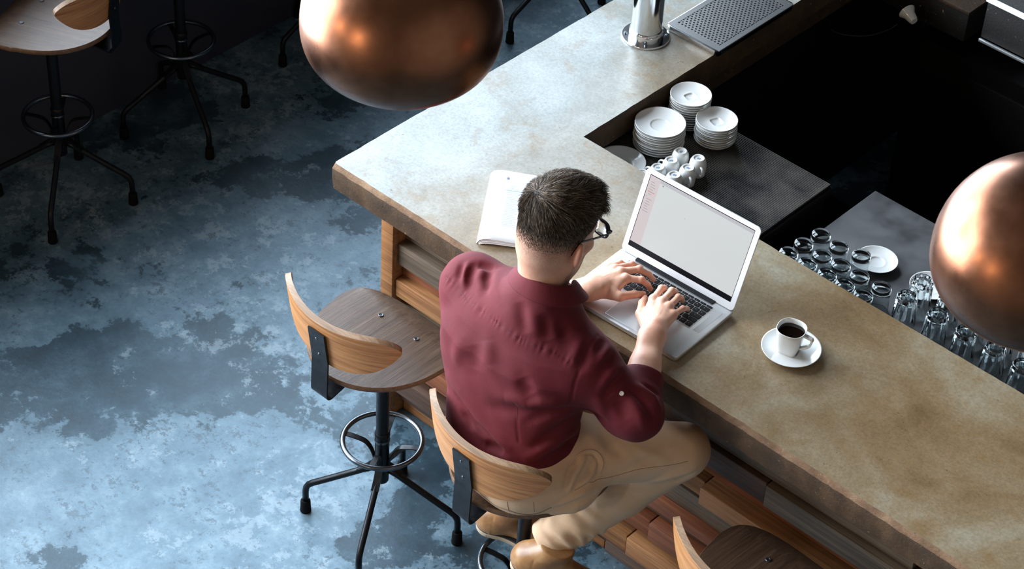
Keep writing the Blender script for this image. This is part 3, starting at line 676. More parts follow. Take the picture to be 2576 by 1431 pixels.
for r, row in enumerate(rowsK):
    hh = .0095 if r == 0 else .0185; W_ = .273/sum(row); x = .0455
    for u in row:
        s_ = .0011 if r == 0 else .002; cx = x+u*W_*.42; cy = ky-hh*.45; b = len(V); z = LT+.00225
        if u < 3:
            V += [(cx-s_, cy-s_*.2, z), (cx+s_, cy-s_*.2, z), (cx+s_, cy+s_*.2, z), (cx-s_, cy+s_*.2, z), (cx-s_*.25, cy-s_, z), (cx+s_*.25, cy-s_, z), (cx+s_*.25, cy+s_, z), (cx-s_*.25, cy+s_, z)]; F += [(b, b+1, b+2, b+3), (b+4, b+5, b+6, b+7)]
        x += u*W_
    ky -= hh
mesh('key_legends', V, F, MAT['keylegend'], lap, False)
from_bm('hinge_cover', slab_bm(.055, .2285, .309, .2475, .003, [(0, LT-.001), (0, LT+.0028), (.001, LT+.0036)]), MAT['gap'], lap, False)
# lid: built lying in x/z, leaned back about the hinge
lid_e = empty('lid', (0, LD-.009, LT+.0012)); lid_e.parent = lap; lid_e.rotation_euler = (R_(90)-.3469, 0, 0)
from_bm('lid_shell', slab_bm(0, 0, LW, .240, .012, [(.004, -.0065), (.0006, -.005), (0, -.003), (0, -.0006), (.0006, 0)]), MAT['bezel'], lid_e, True, 30)
def quadmesh(name, rects, z, mt):
    V = []; F = []
    for x0, y0, x1, y1 in rects: b = len(V); V += [(x0, y0, z), (x1, y0, z), (x1, y1, z), (x0, y1, z)]; F.append((b, b+1, b+2, b+3))
    return mesh(name, V, F, mt, lid_e, False)
a0, b0, a1, b1 = .0165, .0215, .3475, .2265
from_bm('display', slab_bm(a0-.001, b0-.001, a1+.001, b1+.001, .002, [(0, .0), (0, .0002)]), MAT['scr_blk'], lid_e, False)
quadmesh('screen_page', [(a0+.034, b0+.014, a1, b1-.010)], .0004, MAT['scr']); quadmesh('screen_sidebar', [(a0+.001, b0+.014, a0+.034, b1-.001)], .0004, MAT['scr_side'])
quadmesh('screen_toolbar', [(a0+.034, b1-.010, a1, b1-.001)], .0004, MAT['scr_bar'])
q = []
for i in range(13):
    y = b1-.018-i*.0068; q.append((a0+.007+(i % 3)*.001, y, a0+.019+((i*7) % 5)*.0016, y+.0014))
quadmesh('sidebar_text', [r for i, r in enumerate(q) if i not in (4, 6)], .0006, MAT['scr_txt']); quadmesh('sidebar_red_text', [(a0+.006, q[4][1], a0+.028, q[4][3]+.0004), (a0+.006, q[6][1], a0+.009, q[6][3])], .0006, MAT['scr_red'])
quadmesh('toolbar_icons', [(a0+.043, b1-.0155, a0+.0445, b1-.0118), (a0+.0455, b1-.0155, a0+.047, b1-.0118), (a0+.0535, b1-.0145, a0+.0545, b1-.0133), (a0+.060, b1-.0145, a0+.061, b1-.0133)], .0006, MAT['scr_dk'])
quadmesh('cursor_mark', [(a0+.1335, b0+.140, a0+.1343, b0+.1425)], .0006, MAT['scr_dk'])

# ---------------------------------------------------------------- bar stool
def make_stool():
    root = empty('bar_stool'); SZ = .748
    # seat: D-shaped plywood, dished, rolled down at the front
    n = 96; th = np.arange(n)*2*np.pi/n; cx = np.cos(th); cy = np.sin(th); pf = np.where(cy > 0, 2.9, 2.0)
    q = (np.abs(cx)**pf+np.abs(cy)**pf)**(-1/pf); ox = np.where(cy > 0, .207, .203)*q*cx; oy = np.where(cy > 0, .136, .238)*q*cy+.02
    def zt(x, y): return SZ+.10*(x**2)*(1-.5*(y > .0)*np.clip(y/.1, 0, 1))-np.where(y > .07, (y-.07)**2*3.0, 0)+np.where(y < -.1, (y+.1)**2*.45, 0)-.002
    rows = []; K = 14
    for k in range(K+1):
        f = k/K; x = ox*f; y = (oy-0.0)*f; rows.append(np.c_[x, y, zt(x, y)])
    e1 = rows[-1].copy(); rows[-1] = rows[-1]*[.992, .992, 1]; e1[:, 2] -= .0025; e2 = e1.copy(); e2[:, 2] -= .0125; e3 = e2*[.992, .992, 1]; e3[:, 2] -= .002
    rows += [e1, e2, e3]
    for k in (10, 5, 1): f = k/K; x = ox*f; y = oy*f; rows.append(np.c_[x, y, zt(x, y)-.018])
    V = np.concatenate(rows[1:]); m = len(rows)-1; F = []; mi = []
    for i in range(m-1):
        for j in range(n):
            a = i*n+j; b = i*n+(j+1) % n; F.append((a, a+n, b+n, b)); mi.append(1 if K-1 <= i <= K+1 else 0)
    F.append(tuple(range(n))); mi.append(0); F.append(tuple(range((m-1)*n, m*n))[::-1]); mi.append(0)
    s = mesh('seat', V, F, [MAT['seatwood'], MAT['seat_edge']], root, True, mi); s.data.set_sharp_from_angle(angle=R_(50))
    for sx in (-.068, .068):
        lathe('seat_bolt', [(0, .0008), (.0035, .0005), (.0042, .0018), (.0062, .0022), (.0072, .0012), (.0074, -.002), (0, -.002)], MAT['bolt'], root, 18, (sx, .056, float(zt(np.array(sx), np.array(.056)))+.0004))
    # backrest: bent plywood, straight top edge, rounded under-edge and ends
    Rr = .305; half = .770; M1 = 56; M2 = 12; cyc = -.222+Rr
    def pt(s, t, off):
        a = s*half; zt_ = .952-.010*s*s-.022*s**8; zb_ = .806+.060*abs(s)**3.0
        c = .5*(zt_+zb_); hh = .5*(zt_-zb_)*max(0.0, 1-abs(s)**6)**.5
        z = c+hh*t; rr = Rr+off; lean = (z-.81)*.14; y = cyc-rr*math.cos(a)
        return (rr*math.sin(a), y-lean, z+.36*(y+.222)+.002)
    def sgrid(k): u = k/M1*2-1; return math.copysign(1-(1-abs(u))**1.35, u)
    V = []; F = []; mi = []
    for off in (-.008, .008):
        for i in range(M1+1):
            for j in range(M2+1): V.append(pt(sgrid(i), j/M2*2-1, off))
    B = (M1+1)*(M2+1); idx = lambda o, i, j: o*B+i*(M2+1)+j
    for i in range(M1):
        for j in range(M2):
            F.append((idx(0, i, j), idx(0, i, j+1), idx(0, i+1, j+1), idx(0, i+1, j))); mi.append(0)
            F.append((idx(1, i, j), idx(1, i+1, j), idx(1, i+1, j+1), idx(1, i, j+1))); mi.append(0)
        for j, fl in ((0, 0), (M2, 1)):
            f = (idx(0, i, j), idx(0, i+1, j), idx(1, i+1, j), idx(1, i, j)); F.append(f if not fl else f[::-1]); mi.append(1)
    for i, fl in ((0, 0), (M1, 1)):
        for j in range(M2):
            f = (idx(0, i, j), idx(1, i, j), idx(1, i, j+1), idx(0, i, j+1)); F.append(f if not fl else f[::-1]); mi.append(1)
    b = mesh('backrest', V, F, [MAT['oak'], MAT['oak_edge']], root, True, mi); weld(b, 1e-6); b.data.set_sharp_from_angle(angle=R_(45))
    bv = b.modifiers.new('bevel', 'BEVEL'); bv.width = .0022; bv.segments = 2; bv.limit_method = 'ANGLE'; bv.angle_limit = R_(50)
    # flat steel bracket: down the back, round a tight bend, forward under the seat
    yb = -.2335; path = [(0, yb-.017, .922), (0, yb-.0115, .88), (0, yb-.003, .815), (0, yb-.005, .76), (0, yb-.007, .715)]
    for k in range(7): a = R_(180+k*100/6); path.append((0, yb+.009+.016*math.cos(a), .700+.016*math.sin(a)))
    path += [(0, -.16, .700), (0, -.11, .716), (0, -.05, .722), (0, .09, .724)]
    st_ = strip('back_bracket', path, .060, .005, (1, 0, 0), MAT['blackmetal'], root)
    for zz, xx in ((.895, -.001), (.838, .001)):
        l = lathe('bracket_screw', [(0, .0016), (.003, .0014), (.0042, 0), (0, -.001)], MAT['bolt'], st_, 12); l.location = (xx, yb-.0195+(.922-zz)*.125, zz); l.rotation_euler = (R_(90), 0, 0)
    box('seat_plate', (0, .01, .7215), (.16, .16, .006), MAT['blackmetal'], root, .001)
    lathe('upper_tube', [(0, .36), (.0186, .36), (.0186, .722), (0, .722)], MAT['blackmetal'], root, 32)
    bs = empty('base'); bs.parent = root
    lathe('lower_tube', [(0, .196), (.019, .196), (.0205, .199), (.0205, .372), (.0222, .374), (.0222, .384), (.0195, .388), (.0186, .388)], MAT['blackmetal'], bs, 32)
    lathe('collar', [(.0212, .352), (.0224, .354), (.0224, .359), (.0212, .361)], MAT['ringsteel'], bs, 32)
    th2 = np.arange(56)*2*np.pi/56
    tube('foot_ring', np.c_[.1125*np.cos(th2), .1125*np.sin(th2), np.full(56, .352)], .0078, MAT['ringsteel'], bs, 14, True)
    for k in range(4):
        a = math.pi/2*k; d = np.array([math.cos(a), math.sin(a), 0]); e = np.array([-math.sin(a), math.cos(a), 0])
        a2 = a; d2 = np.array([math.cos(a2), math.sin(a2), 0]); e2 = np.array([-math.sin(a2), math.cos(a2), 0])
        P = bez([d2*.0215+[0, 0, .232], d2*.024+[0, 0, .29], d2*.045+[0, 0, .333], d2*.078+[0, 0, .346], d2*.106+[0, 0, .350]], 5)
        strip('ring_spoke', P, .0165, .0035, e2, MAT['blackmetal'], bs)
        P = [d*.017+[0, 0, .243], d*.05+[0, 0, .226], d*.11+[0, 0, .186], d*.175+[0, 0, .143], d*.205+[0, 0, .124], d*.219+[0, 0, .113], d*.2265+[0, 0, .099], d*.229+[0, 0, .082], d*.2295+[0, 0, .03]]
        lg = tube('leg', P, .0098, MAT['blackmetal'], bs, 14)
        strip('leg_gusset', [d*.018+[0, 0, .262], d*.030+[0, 0, .255], d*.048+[0, 0, .236], d*.072+[0, 0, .218]], .022, .006, e, MAT['blackmetal'], lg)
        c = d*.2295; lathe('rubber_foot', [(0, .0005), (.0155, .0005), (.0168, .004), (.0155, .02), (.0148, .042), (.0128, .046), (.0095, .047)], MAT['rubber'], lg, 20, c)
    return root
MAT['seat_edge'] = wood('seat_ply_edge', [sr(96, 66, 42), sr(126, 90, 60), sr(152, 112, 78)], 'x', 30, 8, .5, .1)
stool0 = make_stool()
def place(o, x, y, seat_deg, leg_deg, label):
    o.location = (x, y, 0); o.rotation_euler = (0, 0, R_(seat_deg))
    for ch in o.children:
        if ch.name.startswith('base'): ch.rotation_euler = (0, 0, R_(leg_deg-seat_deg))
    tag(o, label, 'stool', 'swivel bar stools')
place(stool0, .358, -.1495, 0, 29.2, 'empty wooden bar stool left of the man, in front of the bar')
for x, y, sd, ld, lb in ((.946, -.206, -3, 20, 'wooden bar stool the man is sitting on'), (1.664, -.108, -3, 12, 'wooden bar stool at the bottom edge, cut off, right of the man'), (-1.47, .157, 114, 40.4, 'wooden bar stool at the far left, nearest by the window wall'), (-1.525, .738, 104, 70.5, 'bar stool by the window wall, second from the left, only its base showing'), (-1.512, 1.452, 100, 82, 'bar stool by the window wall, mostly behind the large copper lamp'), (-1.04, 2.175, 20, 82, 'bar stool beyond the bar, only dark legs seen right of the copper lamp')):
    place(copy_tree(stool0), x, y, sd, ld, lb)

# ---------------------------------------------------------------- copper pendants
def make_lamp():
    root = empty('pendant_lamp'); R = .175; c = .70*R; n = 72; pr = []
    for k in range(25):
        a = R_(88-k*88/24); pr.append((R*math.cos(a), R*math.sin(a)))
    for k in range(1, 19):
        t = k/18*.93; pr.append((R*(1-t**2.35)**(1/2.35), -c*t))
    inner = [(r*.975-.001, z*.975) for r, z in pr[::-1]]
    V, F = lathe_vf(pr, n); lathe('shade', pr, MAT['copper'], root, n, sharp=60)
    lathe('shade_lining', inner, MAT['lampin'], root, n, sharp=60)
    rr, rz = pr[-1]; th = np.arange(64)*2*np.pi/64
    tube('shade_rim', np.c_[(rr-.001)*np.cos(th), (rr-.001)*np.sin(th), np.full(64, rz)], .0022, MAT['copper'], root, 8, True)
    lathe('cap', [(0, R+.055), (.016, R+.055), (.022, R+.05), (.024, R+.01), (.03, R-.004), (.03, R-.02), (0, R-.02)], MAT['blackmetal'], root, 32)
    tube('cord', [(0, 0, R+.05), (0, 0, 2.0), (0, 0, ZC-2.55)], .004, MAT['blackmetal'], root, 8)
    lathe('bulb', [(0, .02), (.014, .02), (.016, .01), (.028, -.02), (.031, -.04), (.026, -.06), (.012, -.069), (0, -.071)], MAT['bulb'], root, 24)
    lathe('socket', [(0, .09), (.018, .09), (.018, .018), (0, .018)], MAT['blackmetal'], root, 20); return root
l0 = make_lamp(); l1 = copy_tree(l0)
for o, p, lb in ((l0, (1.308, -1.082, 2.67), 'round copper pendant lamp hanging at the top edge above the bar corner'), (l1, (2.362, -.674, 2.543), 'round copper pendant lamp cut off by the right edge, above the glasses')):
    o.location = p; tag(o, lb, 'lamp', 'copper pendant lamps')
# ---------------------------------------------------------------- the seated man: shapes
A_ = lambda *p: np.array(p, np.float32)
SHL, SHR = A_(.700, -.180, 1.166), A_(1.075, -.180, 1.140)
ELL, ELR = A_(.650, -.118, 1.035), A_(1.210, -.142, 1.046)
WRL, WRR = A_(.878, .062, 1.112), A_(1.106, .040, 1.113)
TZ = A_(.74, .80, .87, .95, 1.05, 1.13, 1.18, 1.225, 1.27, 1.34)
TW = A_(.186, .186, .178, .180, .208, .218, .196, .125, .085, .066)
TD = A_(.164, .162, .142, .122, .126, .130, .115, .094, .078, .062)
TY = A_(-.258, -.258, -.255, -.246, -.230, -.217, -.205, -.194, -.184, -.172)
TX = A_(.944, .942, .928, .912, .895, .889, .893, .908, .926, .936)
def torso(P, grow=0.0):
    z = P[:, 2]; dx = np.abs(P[:, 0]-np.interp(z, TZ, TX)); dy = np.abs(P[:, 1]-np.interp(z, TZ, TY))
    w = np.interp(z, TZ, TW)+grow; d = np.interp(z, TZ, TD)+grow
    q = ((dx/w)**2.5+(dy/d)**2.5)**.4
    return ((q-1)*np.minimum(w, d)*.92).astype(np.float32)
CUR = ELR+(WRR-ELR)*.47; CUL = ELL+(WRL-ELL)*.5
def polycrease(P, pts, wd, amp):
    pts = [np.asarray(q, np.float32) for q in pts]; n = len(pts)-1; out = np.zeros(len(P), np.float32); c = np.mean(pts, 0)
    rad = max(np.linalg.norm(q-c) for q in pts)+3*wd; near = np.where(((P-c)**2).sum(1) < rad*rad)[0]
    if len(near) == 0: return out
    Q = P[near]; best = np.full(len(Q), 9., np.float32); g = np.zeros(len(Q), np.float32)
    for i in range(n):
        if np.linalg.norm(pts[i+1]-pts[i]) > .075: continue
        d, t = seg_d(Q, pts[i], pts[i+1]); m = d < best; best = np.where(m, d, best); g = np.where(m, (i+t)/n, g)
    tap = 1.0 if wd < .005 else np.sin(np.pi*np.clip(g*.9+.05, 0, 1))**.7
    out[near] = amp*np.exp(-(best/wd)**2)*tap; return out
def pucker(P):
    '''small gathers either side of the yoke seam'''
    out = np.zeros(len(P), np.float32); pts = [np.asarray(q, np.float32) for q in SHIRT_CREASES[0][0]]; best = np.full(len(P), 9., np.float32); g = np.zeros(len(P), np.float32); L = 0
    for a, b in zip(pts, pts[1:]):
        d, t = seg_d(P, a, b); l = np.linalg.norm(b-a); m = d < best; best = np.where(m, d, best); g = np.where(m, L+t*l, g); L += l
    ph = g*430+2.2*np.sin(g*61)+1.3*np.sin(g*143); return (.0013*np.sin(ph)*np.exp(-(best/.013)**2)*(.6+.4*np.sin(g*90))).astype(np.float32)
def unit(v): return v/np.linalg.norm(v)
SHIRT_CREASES = [
    ([(0.666, -0.245, 1.204), (0.723, -0.26, 1.206), (0.781, -0.276, 1.21), (0.831, -0.284, 1.216), (0.878, -0.291, 1.221), (0.922, -0.293, 1.221), (0.961, -0.291, 1.215), (1.004, -0.278, 1.213), (1.044, -0.261, 1.207), (1.065, -0.254, 1.203), (1.086, -0.248, 1.199)], 0.0035, -0.0022),
    ([(0.687, -0.211, 1.24), (0.695, -0.223, 1.235), (0.701, -0.234, 1.228), (0.707, -0.243, 1.22)], 0.01, -0.006),
    ([(0.717, -0.203, 1.246), (0.722, -0.217, 1.241), (0.726, -0.228, 1.234), (0.737, -0.238, 1.228), (0.747, -0.247, 1.222)], 0.01, -0.01),
    ([(0.722, -0.192, 1.248), (0.735, -0.185, 1.249), (0.747, -0.179, 1.249), (0.76, -0.172, 1.25)], 0.013, -0.009),
    ([(0.759, -0.186, 1.25), (0.769, -0.202, 1.25), (0.778, -0.217, 1.248), (0.794, -0.231, 1.247), (0.808, -0.244, 1.245)], 0.01, -0.008),
    ([(0.7, -0.207, 1.243), (0.705, -0.218, 1.239), (0.71, -0.227, 1.234), (0.72, -0.236, 1.228), (0.729, -0.245, 1.221)], 0.009, 0.005),
    ([(0.74, -0.196, 1.248), (0.749, -0.211, 1.244), (0.756, -0.225, 1.239), (0.772, -0.238, 1.236), (0.788, -0.252, 1.232)], 0.01, 0.006),
    ([(0.791, -0.199, 1.256), (0.809, -0.219, 1.258), (0.826, -0.237, 1.258), (0.848, -0.251, 1.258), (0.867, -0.263, 1.256)], 0.011, 0.004),
    ([(0.919, -0.251, 1.287), (0.937, -0.26, 1.27), (0.953, -0.269, 1.251), (0.969, -0.277, 1.233)], 0.02, -0.005),
    ([(0.973, -0.237, 1.275), (0.987, -0.243, 1.259), (1.001, -0.25, 1.244), (1.015, -0.256, 1.228)], 0.02, -0.005),
    ([(0.947, -0.246, 1.286), (0.962, -0.252, 1.267), (0.977, -0.26, 1.249), (0.993, -0.267, 1.231)], 0.018, 0.004),
    ([(1.009, -0.209, 1.259), (1.02, -0.215, 1.249), (1.032, -0.221, 1.239), (1.043, -0.227, 1.228)], 0.016, -0.005),
    ([(0.846, -0.335, 1.151), (0.857, -0.343, 1.137), (0.866, -0.348, 1.118), (0.872, -0.351, 1.096)], 0.022, -0.005),
    ([(0.878, -0.32, 1.179), (0.889, -0.328, 1.165), (0.9, -0.336, 1.15), (0.912, -0.344, 1.135)], 0.02, 0.004),
    ([(0.807, -0.335, 1.143), (0.808, -0.343, 1.123), (0.804, -0.345, 1.095), (0.799, -0.347, 1.067)], 0.02, 0.004),
    ([(0.782, -0.344, 1.009), (0.832, -0.357, 1), (0.875, -0.362, 0.982), (0.912, -0.364, 0.968), (0.947, -0.365, 0.953), (0.975, -0.364, 0.944), (1.002, -0.362, 0.932)], 0.012, 0.007),
    ([(0.821, -0.356, 0.975), (0.861, -0.363, 0.961), (0.899, -0.367, 0.944), (0.932, -0.369, 0.939), (0.963, -0.368, 0.932)], 0.013, -0.008),
    ([(0.85, -0.364, 0.943), (0.867, -0.367, 0.938), (0.883, -0.37, 0.931), (0.899, -0.372, 0.925)], 0.008, -0.006),
    ([(0.877, -0.364, 0.967), (0.894, -0.365, 0.96), (0.91, -0.366, 0.953), (0.927, -0.367, 0.946)], 0.007, 0.005),
    ([(0.871, -0.368, 0.937), (0.887, -0.37, 0.932), (0.902, -0.372, 0.927), (0.917, -0.373, 0.921)], 0.006, 0.004),
    ([(0.942, -0.375, 0.911), (0.955, -0.374, 0.913), (0.968, -0.372, 0.915), (0.983, -0.37, 0.915), (0.997, -0.368, 0.913)], 0.012, -0.008),
    ([(1.002, -0.33, 1.142), (1.01, -0.332, 1.134), (1.017, -0.333, 1.126), (1.026, -0.33, 1.117), (1.035, -0.328, 1.108)], 0.018, -0.006),
    ([(0.932, -0.359, 1.018), (0.978, -0.352, 1.038), (1.019, -0.341, 1.052), (1.052, -0.324, 1.06), (1.081, -0.301, 1.06)], 0.02, -0.005),
    ([(0.999, -0.345, 1.066), (1.008, -0.346, 1.031), (1.016, -0.348, 0.994), (1.024, -0.349, 0.957)], 0.0035, -0.0018),
    ([(0.97, -0.349, 1.072), (0.992, -0.345, 1.076), (1.012, -0.34, 1.079), (1.031, -0.333, 1.08)], 0.018, 0.004),
    ([(1.103, -0.259, 1.061), (1.091, -0.286, 1.064), (1.075, -0.307, 1.06), (1.058, -0.323, 1.044), (1.038, -0.336, 1.025)], 0.013, -0.006),
    ([(1.099, -0.241, 1.015), (1.096, -0.269, 1.009), (1.088, -0.291, 0.995), (1.076, -0.31, 0.977), (1.062, -0.326, 0.956)], 0.013, -0.006),
    ([(1.087, -0.206, 0.949), (1.093, -0.254, 0.959), (1.087, -0.287, 0.952), (1.072, -0.318, 0.94), (1.052, -0.343, 0.92)], 0.013, 0.006),
    ([(1.089, -0.208, 0.923), (1.094, -0.244, 0.924), (1.094, -0.272, 0.918), (1.086, -0.303, 0.914), (1.074, -0.328, 0.902)], 0.012, -0.006),
    ([(1.098, -0.275, 1.088), (1.081, -0.298, 1.091), (1.06, -0.317, 1.089), (1.039, -0.329, 1.078), (1.017, -0.34, 1.064)], 0.014, 0.005),
    ([(1.081, -0.147, 1.218), (1.094, -0.187, 1.22), (1.1, -0.217, 1.21), (1.11, -0.244, 1.188), (1.113, -0.262, 1.156), (1.112, -0.268, 1.118), (1.102, -0.262, 1.065)], 0.0035, -0.0022),
    ([(1.097, -0.144, 1.211), (1.106, -0.163, 1.214), (1.111, -0.178, 1.213), (1.116, -0.192, 1.21)], 0.01, -0.006),
    ([(1.116, -0.14, 1.199), (1.125, -0.163, 1.203), (1.129, -0.181, 1.201), (1.132, -0.197, 1.197)], 0.009, 0.006),
    ([(1.135, -0.151, 1.191), (1.14, -0.171, 1.192), (1.142, -0.187, 1.19), (1.143, -0.202, 1.185)], 0.009, -0.006),
    ([(1.159, -0.148, 1.167), (1.161, -0.171, 1.17), (1.161, -0.19, 1.168), (1.161, -0.205, 1.159), (1.16, -0.218, 1.147)], 0.01, 0.007),
    ([(1.173, -0.159, 1.156), (1.174, -0.179, 1.153), (1.173, -0.196, 1.147), (1.174, -0.207, 1.136), (1.172, -0.217, 1.122)], 0.009, -0.006),
    ([(1.092, -0.197, 1.22), (1.1, -0.215, 1.211), (1.106, -0.231, 1.2), (1.111, -0.245, 1.187)], 0.014, -0.005),
    ([(1.07, -0.197, 1.227), (1.078, -0.217, 1.219), (1.084, -0.234, 1.209), (1.088, -0.25, 1.196)], 0.014, 0.004),
    ([(1.2, -0.16, 1.131), (1.22, -0.156, 1.12), (1.241, -0.153, 1.11), (1.259, -0.154, 1.098), (1.274, -0.151, 1.081)], 0.01, -0.007),
    ([(1.205, -0.131, 1.126), (1.225, -0.126, 1.117), (1.245, -0.119, 1.106), (1.258, -0.121, 1.097), (1.269, -0.12, 1.085)], 0.009, 0.006),
    ([(1.212, -0.114, 1.12), (1.224, -0.109, 1.114), (1.235, -0.102, 1.105), (1.244, -0.091, 1.093)], 0.007, -0.006),
    ([(1.213, -0.171, 1.119), (1.234, -0.175, 1.106), (1.254, -0.178, 1.09), (1.266, -0.178, 1.074), (1.276, -0.174, 1.053)], 0.012, 0.005),
    ([(1.199, -0.197, 1.11), (1.211, -0.199, 1.099), (1.222, -0.201, 1.088), (1.234, -0.202, 1.076)], 0.014, -0.005),
    ([(1.161, -0.228, 1.121), (1.167, -0.224, 1.096), (1.174, -0.221, 1.07), (1.182, -0.218, 1.046)], 0.016, 0.004),
    ([(1.124, -0.227, 1.051), (1.139, -0.214, 1.038), (1.167, -0.218, 1.045), (1.192, -0.218, 1.047)], 0.014, -0.005)]
def shirt_core(P):
    t = torso(P); t = smin(t, cone(P, A_(.915, -.190, 1.200), SHL, .074, .072), .06); t = smin(t, cone(P, A_(.915, -.190, 1.200), SHR, .074, .066), .06)
    aR = smin(cone(P, SHR, ELR, .070, .060), cone(P, ELR, CUR, .060, .054), .03)
    aR = smin(aR, cone(P, ELR+A_(-.03, -.005, -.012), ELR+A_(.008, .005, -.006), .058, .056), .04)
    aL = smin(cone(P, SHL, ELL, .068, .058), cone(P, ELL, CUL, .056, .05), .03)
    s = smin(t, aR, .045); s = smin(s, aL, .045)
    s = smax(s, .758+.07*np.clip((-.335-P[:, 1])/.03, 0, 1)+.07*np.clip((P[:, 0]-1.045)/.03, 0, 1)*np.clip((-.312-P[:, 1])/.02, 0, 1)-P[:, 2]-.14*np.clip(P[:, 1]+.32, 0, .12), .01)
    return s
def cuff(P, e, c, r):
    d = unit(c-e); q = cone(P, c-d*.036, c+d*.004, r, r-.001); ax = (P-c)@d; q = q-.0012*sinnoise(P, 120, 17)
    q = smax(q, ax-.003, .004); q = smax(q, -(ax+.038), .004); return smax(q, -cone(P, c-d*.05, c+d*.03, r-.006, r-.007), .002)
def shirt(P):
    s = shirt_core(P)
    for pts, wd, am in SHIRT_CREASES: s = s-polycrease(P, pts, wd, am*(1.0 if wd < .005 else 1.7))
    s = s-pucker(P)
    s = s-.0022*sinnoise(P, 38, 3)-.0011*sinnoise(P, 90, 5)
    # neck opening and sleeve openings
    s = smax(s, .056-np.linalg.norm((P-A_(.934, -.165, 1.350))*A_(1, 1, .7), axis=1), .004); s = smax(s, P[:, 2]-1.322+.35*(P[:, 1]+.23), .004)
    for e, c, r in ((ELR, CUR, .047), (ELL, CUL, .044)):
        d = unit(c-e); ax = (P-c)@d; s = smax(s, np.minimum(ax-.0, .05-np.linalg.norm(P-c, axis=1)+.06), .004)
    return s
# trousers
HPR, HPL = A_(1.022, -.212, .822), A_(.825, -.205, .832); KNR, KNL = A_(1.232, .052, .800), A_(.985, .165, .798)
MR, ML = A_(1.140, -.050, .649), A_(.93, .05, .62)
CFR, CFL = A_(1.024, -.196, .487), A_(.845, -.10, .45)
PANT_CREASES = [
    ([(1.118, -0.233, 0.886), (1.122, -0.25, 0.877), (1.126, -0.267, 0.867), (1.132, -0.281, 0.853), (1.137, -0.292, 0.836)], 0.007, -0.007),
    ([(1.13, -0.216, 0.878), (1.134, -0.235, 0.869), (1.138, -0.253, 0.858), (1.142, -0.269, 0.845), (1.144, -0.283, 0.83)], 0.007, 0.006),
    ([(1.143, -0.194, 0.869), (1.147, -0.218, 0.859), (1.15, -0.24, 0.849), (1.151, -0.257, 0.838), (1.151, -0.273, 0.824)], 0.007, -0.009),
    ([(1.163, -0.188, 0.838), (1.164, -0.209, 0.833), (1.165, -0.229, 0.828), (1.162, -0.247, 0.826), (1.158, -0.263, 0.821)], 0.006, -0.006),
    ([(1.133, -0.205, 0.877), (1.139, -0.224, 0.867), (1.144, -0.243, 0.855), (1.147, -0.259, 0.844), (1.147, -0.274, 0.831)], 0.006, -0.005),
    ([(1.116, -0.331, 0.767), (1.14, -0.299, 0.778), (1.164, -0.267, 0.789), (1.176, -0.224, 0.787), (1.13, -0.101, 0.685)], 0.012, -0.006),
    ([(1.13, -0.314, 0.778), (1.147, -0.291, 0.796), (1.161, -0.265, 0.81), (1.166, -0.245, 0.819), (1.168, -0.222, 0.825)], 0.011, 0.006),
    ([(0.895, -0.112, 0.422), (1.118, -0.306, 0.741), (1.154, -0.268, 0.749), (1.122, -0.133, 0.651), (1.172, -0.106, 0.694)], 0.012, 0.005),
    ([(1.138, -0.307, 0.798), (1.151, -0.281, 0.81), (1.164, -0.252, 0.819), (1.17, -0.224, 0.819), (1.171, -0.19, 0.813)], 0.01, -0.005),
    ([(1.243, -0.048, 0.734), (1.258, -0.031, 0.743), (1.272, -0.012, 0.751), (1.285, 0.003, 0.766), (1.297, 0.018, 0.781)], 0.008, -0.007),
    ([(1.226, -0.058, 0.75), (1.246, -0.043, 0.767), (1.265, -0.026, 0.78), (1.283, -0.004, 0.79), (1.3, 0.02, 0.798)], 0.01, 0.005),
    ([(1.108, -0.128, 0.904), (1.131, -0.135, 0.896), (1.15, -0.138, 0.883), (1.168, -0.131, 0.871), (1.185, -0.123, 0.857)], 0.014, -0.006),
    ([(1.082, -0.17, 0.914), (1.1, -0.169, 0.907), (1.117, -0.167, 0.898), (1.133, -0.163, 0.888)], 0.014, 0.004),
    ([(1.189, -0.14, 0.823), (1.206, -0.109, 0.833), (1.222, -0.075, 0.842), (1.237, -0.048, 0.845), (1.251, -0.019, 0.848)], 0.014, -0.004),
    ([(1.161, -0.098, 0.887), (1.189, -0.085, 0.874), (1.215, -0.069, 0.857), (1.233, -0.053, 0.846), (1.251, -0.035, 0.834)], 0.014, 0.004)]
def trousers_core(P):
    s = ell(P, A_(.930, -.245, .825), A_(.195, .160, .100)); s = smin(s, cone(P, HPR, KNR, .101, .070), .06); s = smin(s, cone(P, HPL, KNL, .093, .069), .06)
    s = smin(s, cone(P, A_(.870, -.312, .812), A_(1.012, -.312, .808), .094, .096), .05); s = smin(s, cone(P, A_(1.005, -.315, .800), A_(1.098, -.225, .782), .088, .078), .04)
    s = smax(s, .7495-P[:, 2]-10*np.clip(np.hypot((P[:, 0]-.935), (P[:, 1]+.225))-.196, 0, 1), .012)
    m = MR; r = smin(cone(P, KNR+A_(.004, 0, -.008), m, .066, .061), cone(P, m, CFR+unit(CFR-m)*.03, .060, .0595), .02)
    m2 = ML; l = smin(cone(P, KNL+A_(0, 0, -.01), m2, .064, .058), cone(P, m2, CFL+unit(CFL-m2)*.03, .058, .058), .02)
    r = smax(r, (P-CFR)@unit(CFR-m)-.012, .006); l = smax(l, (P-CFL)@unit(CFL-m2)-.012, .006)
    s = smin(s, r, .022); s = smin(s, l, .022)
    return s
POCKET_IN = [(1.119, -.247, .876), (1.117, -.226, .8835), (1.121, -.205, .8835), (1.131, -.188, .878), (1.143, -.183, .866), (1.151, -.187, .853), (1.156, -.199, .840)]
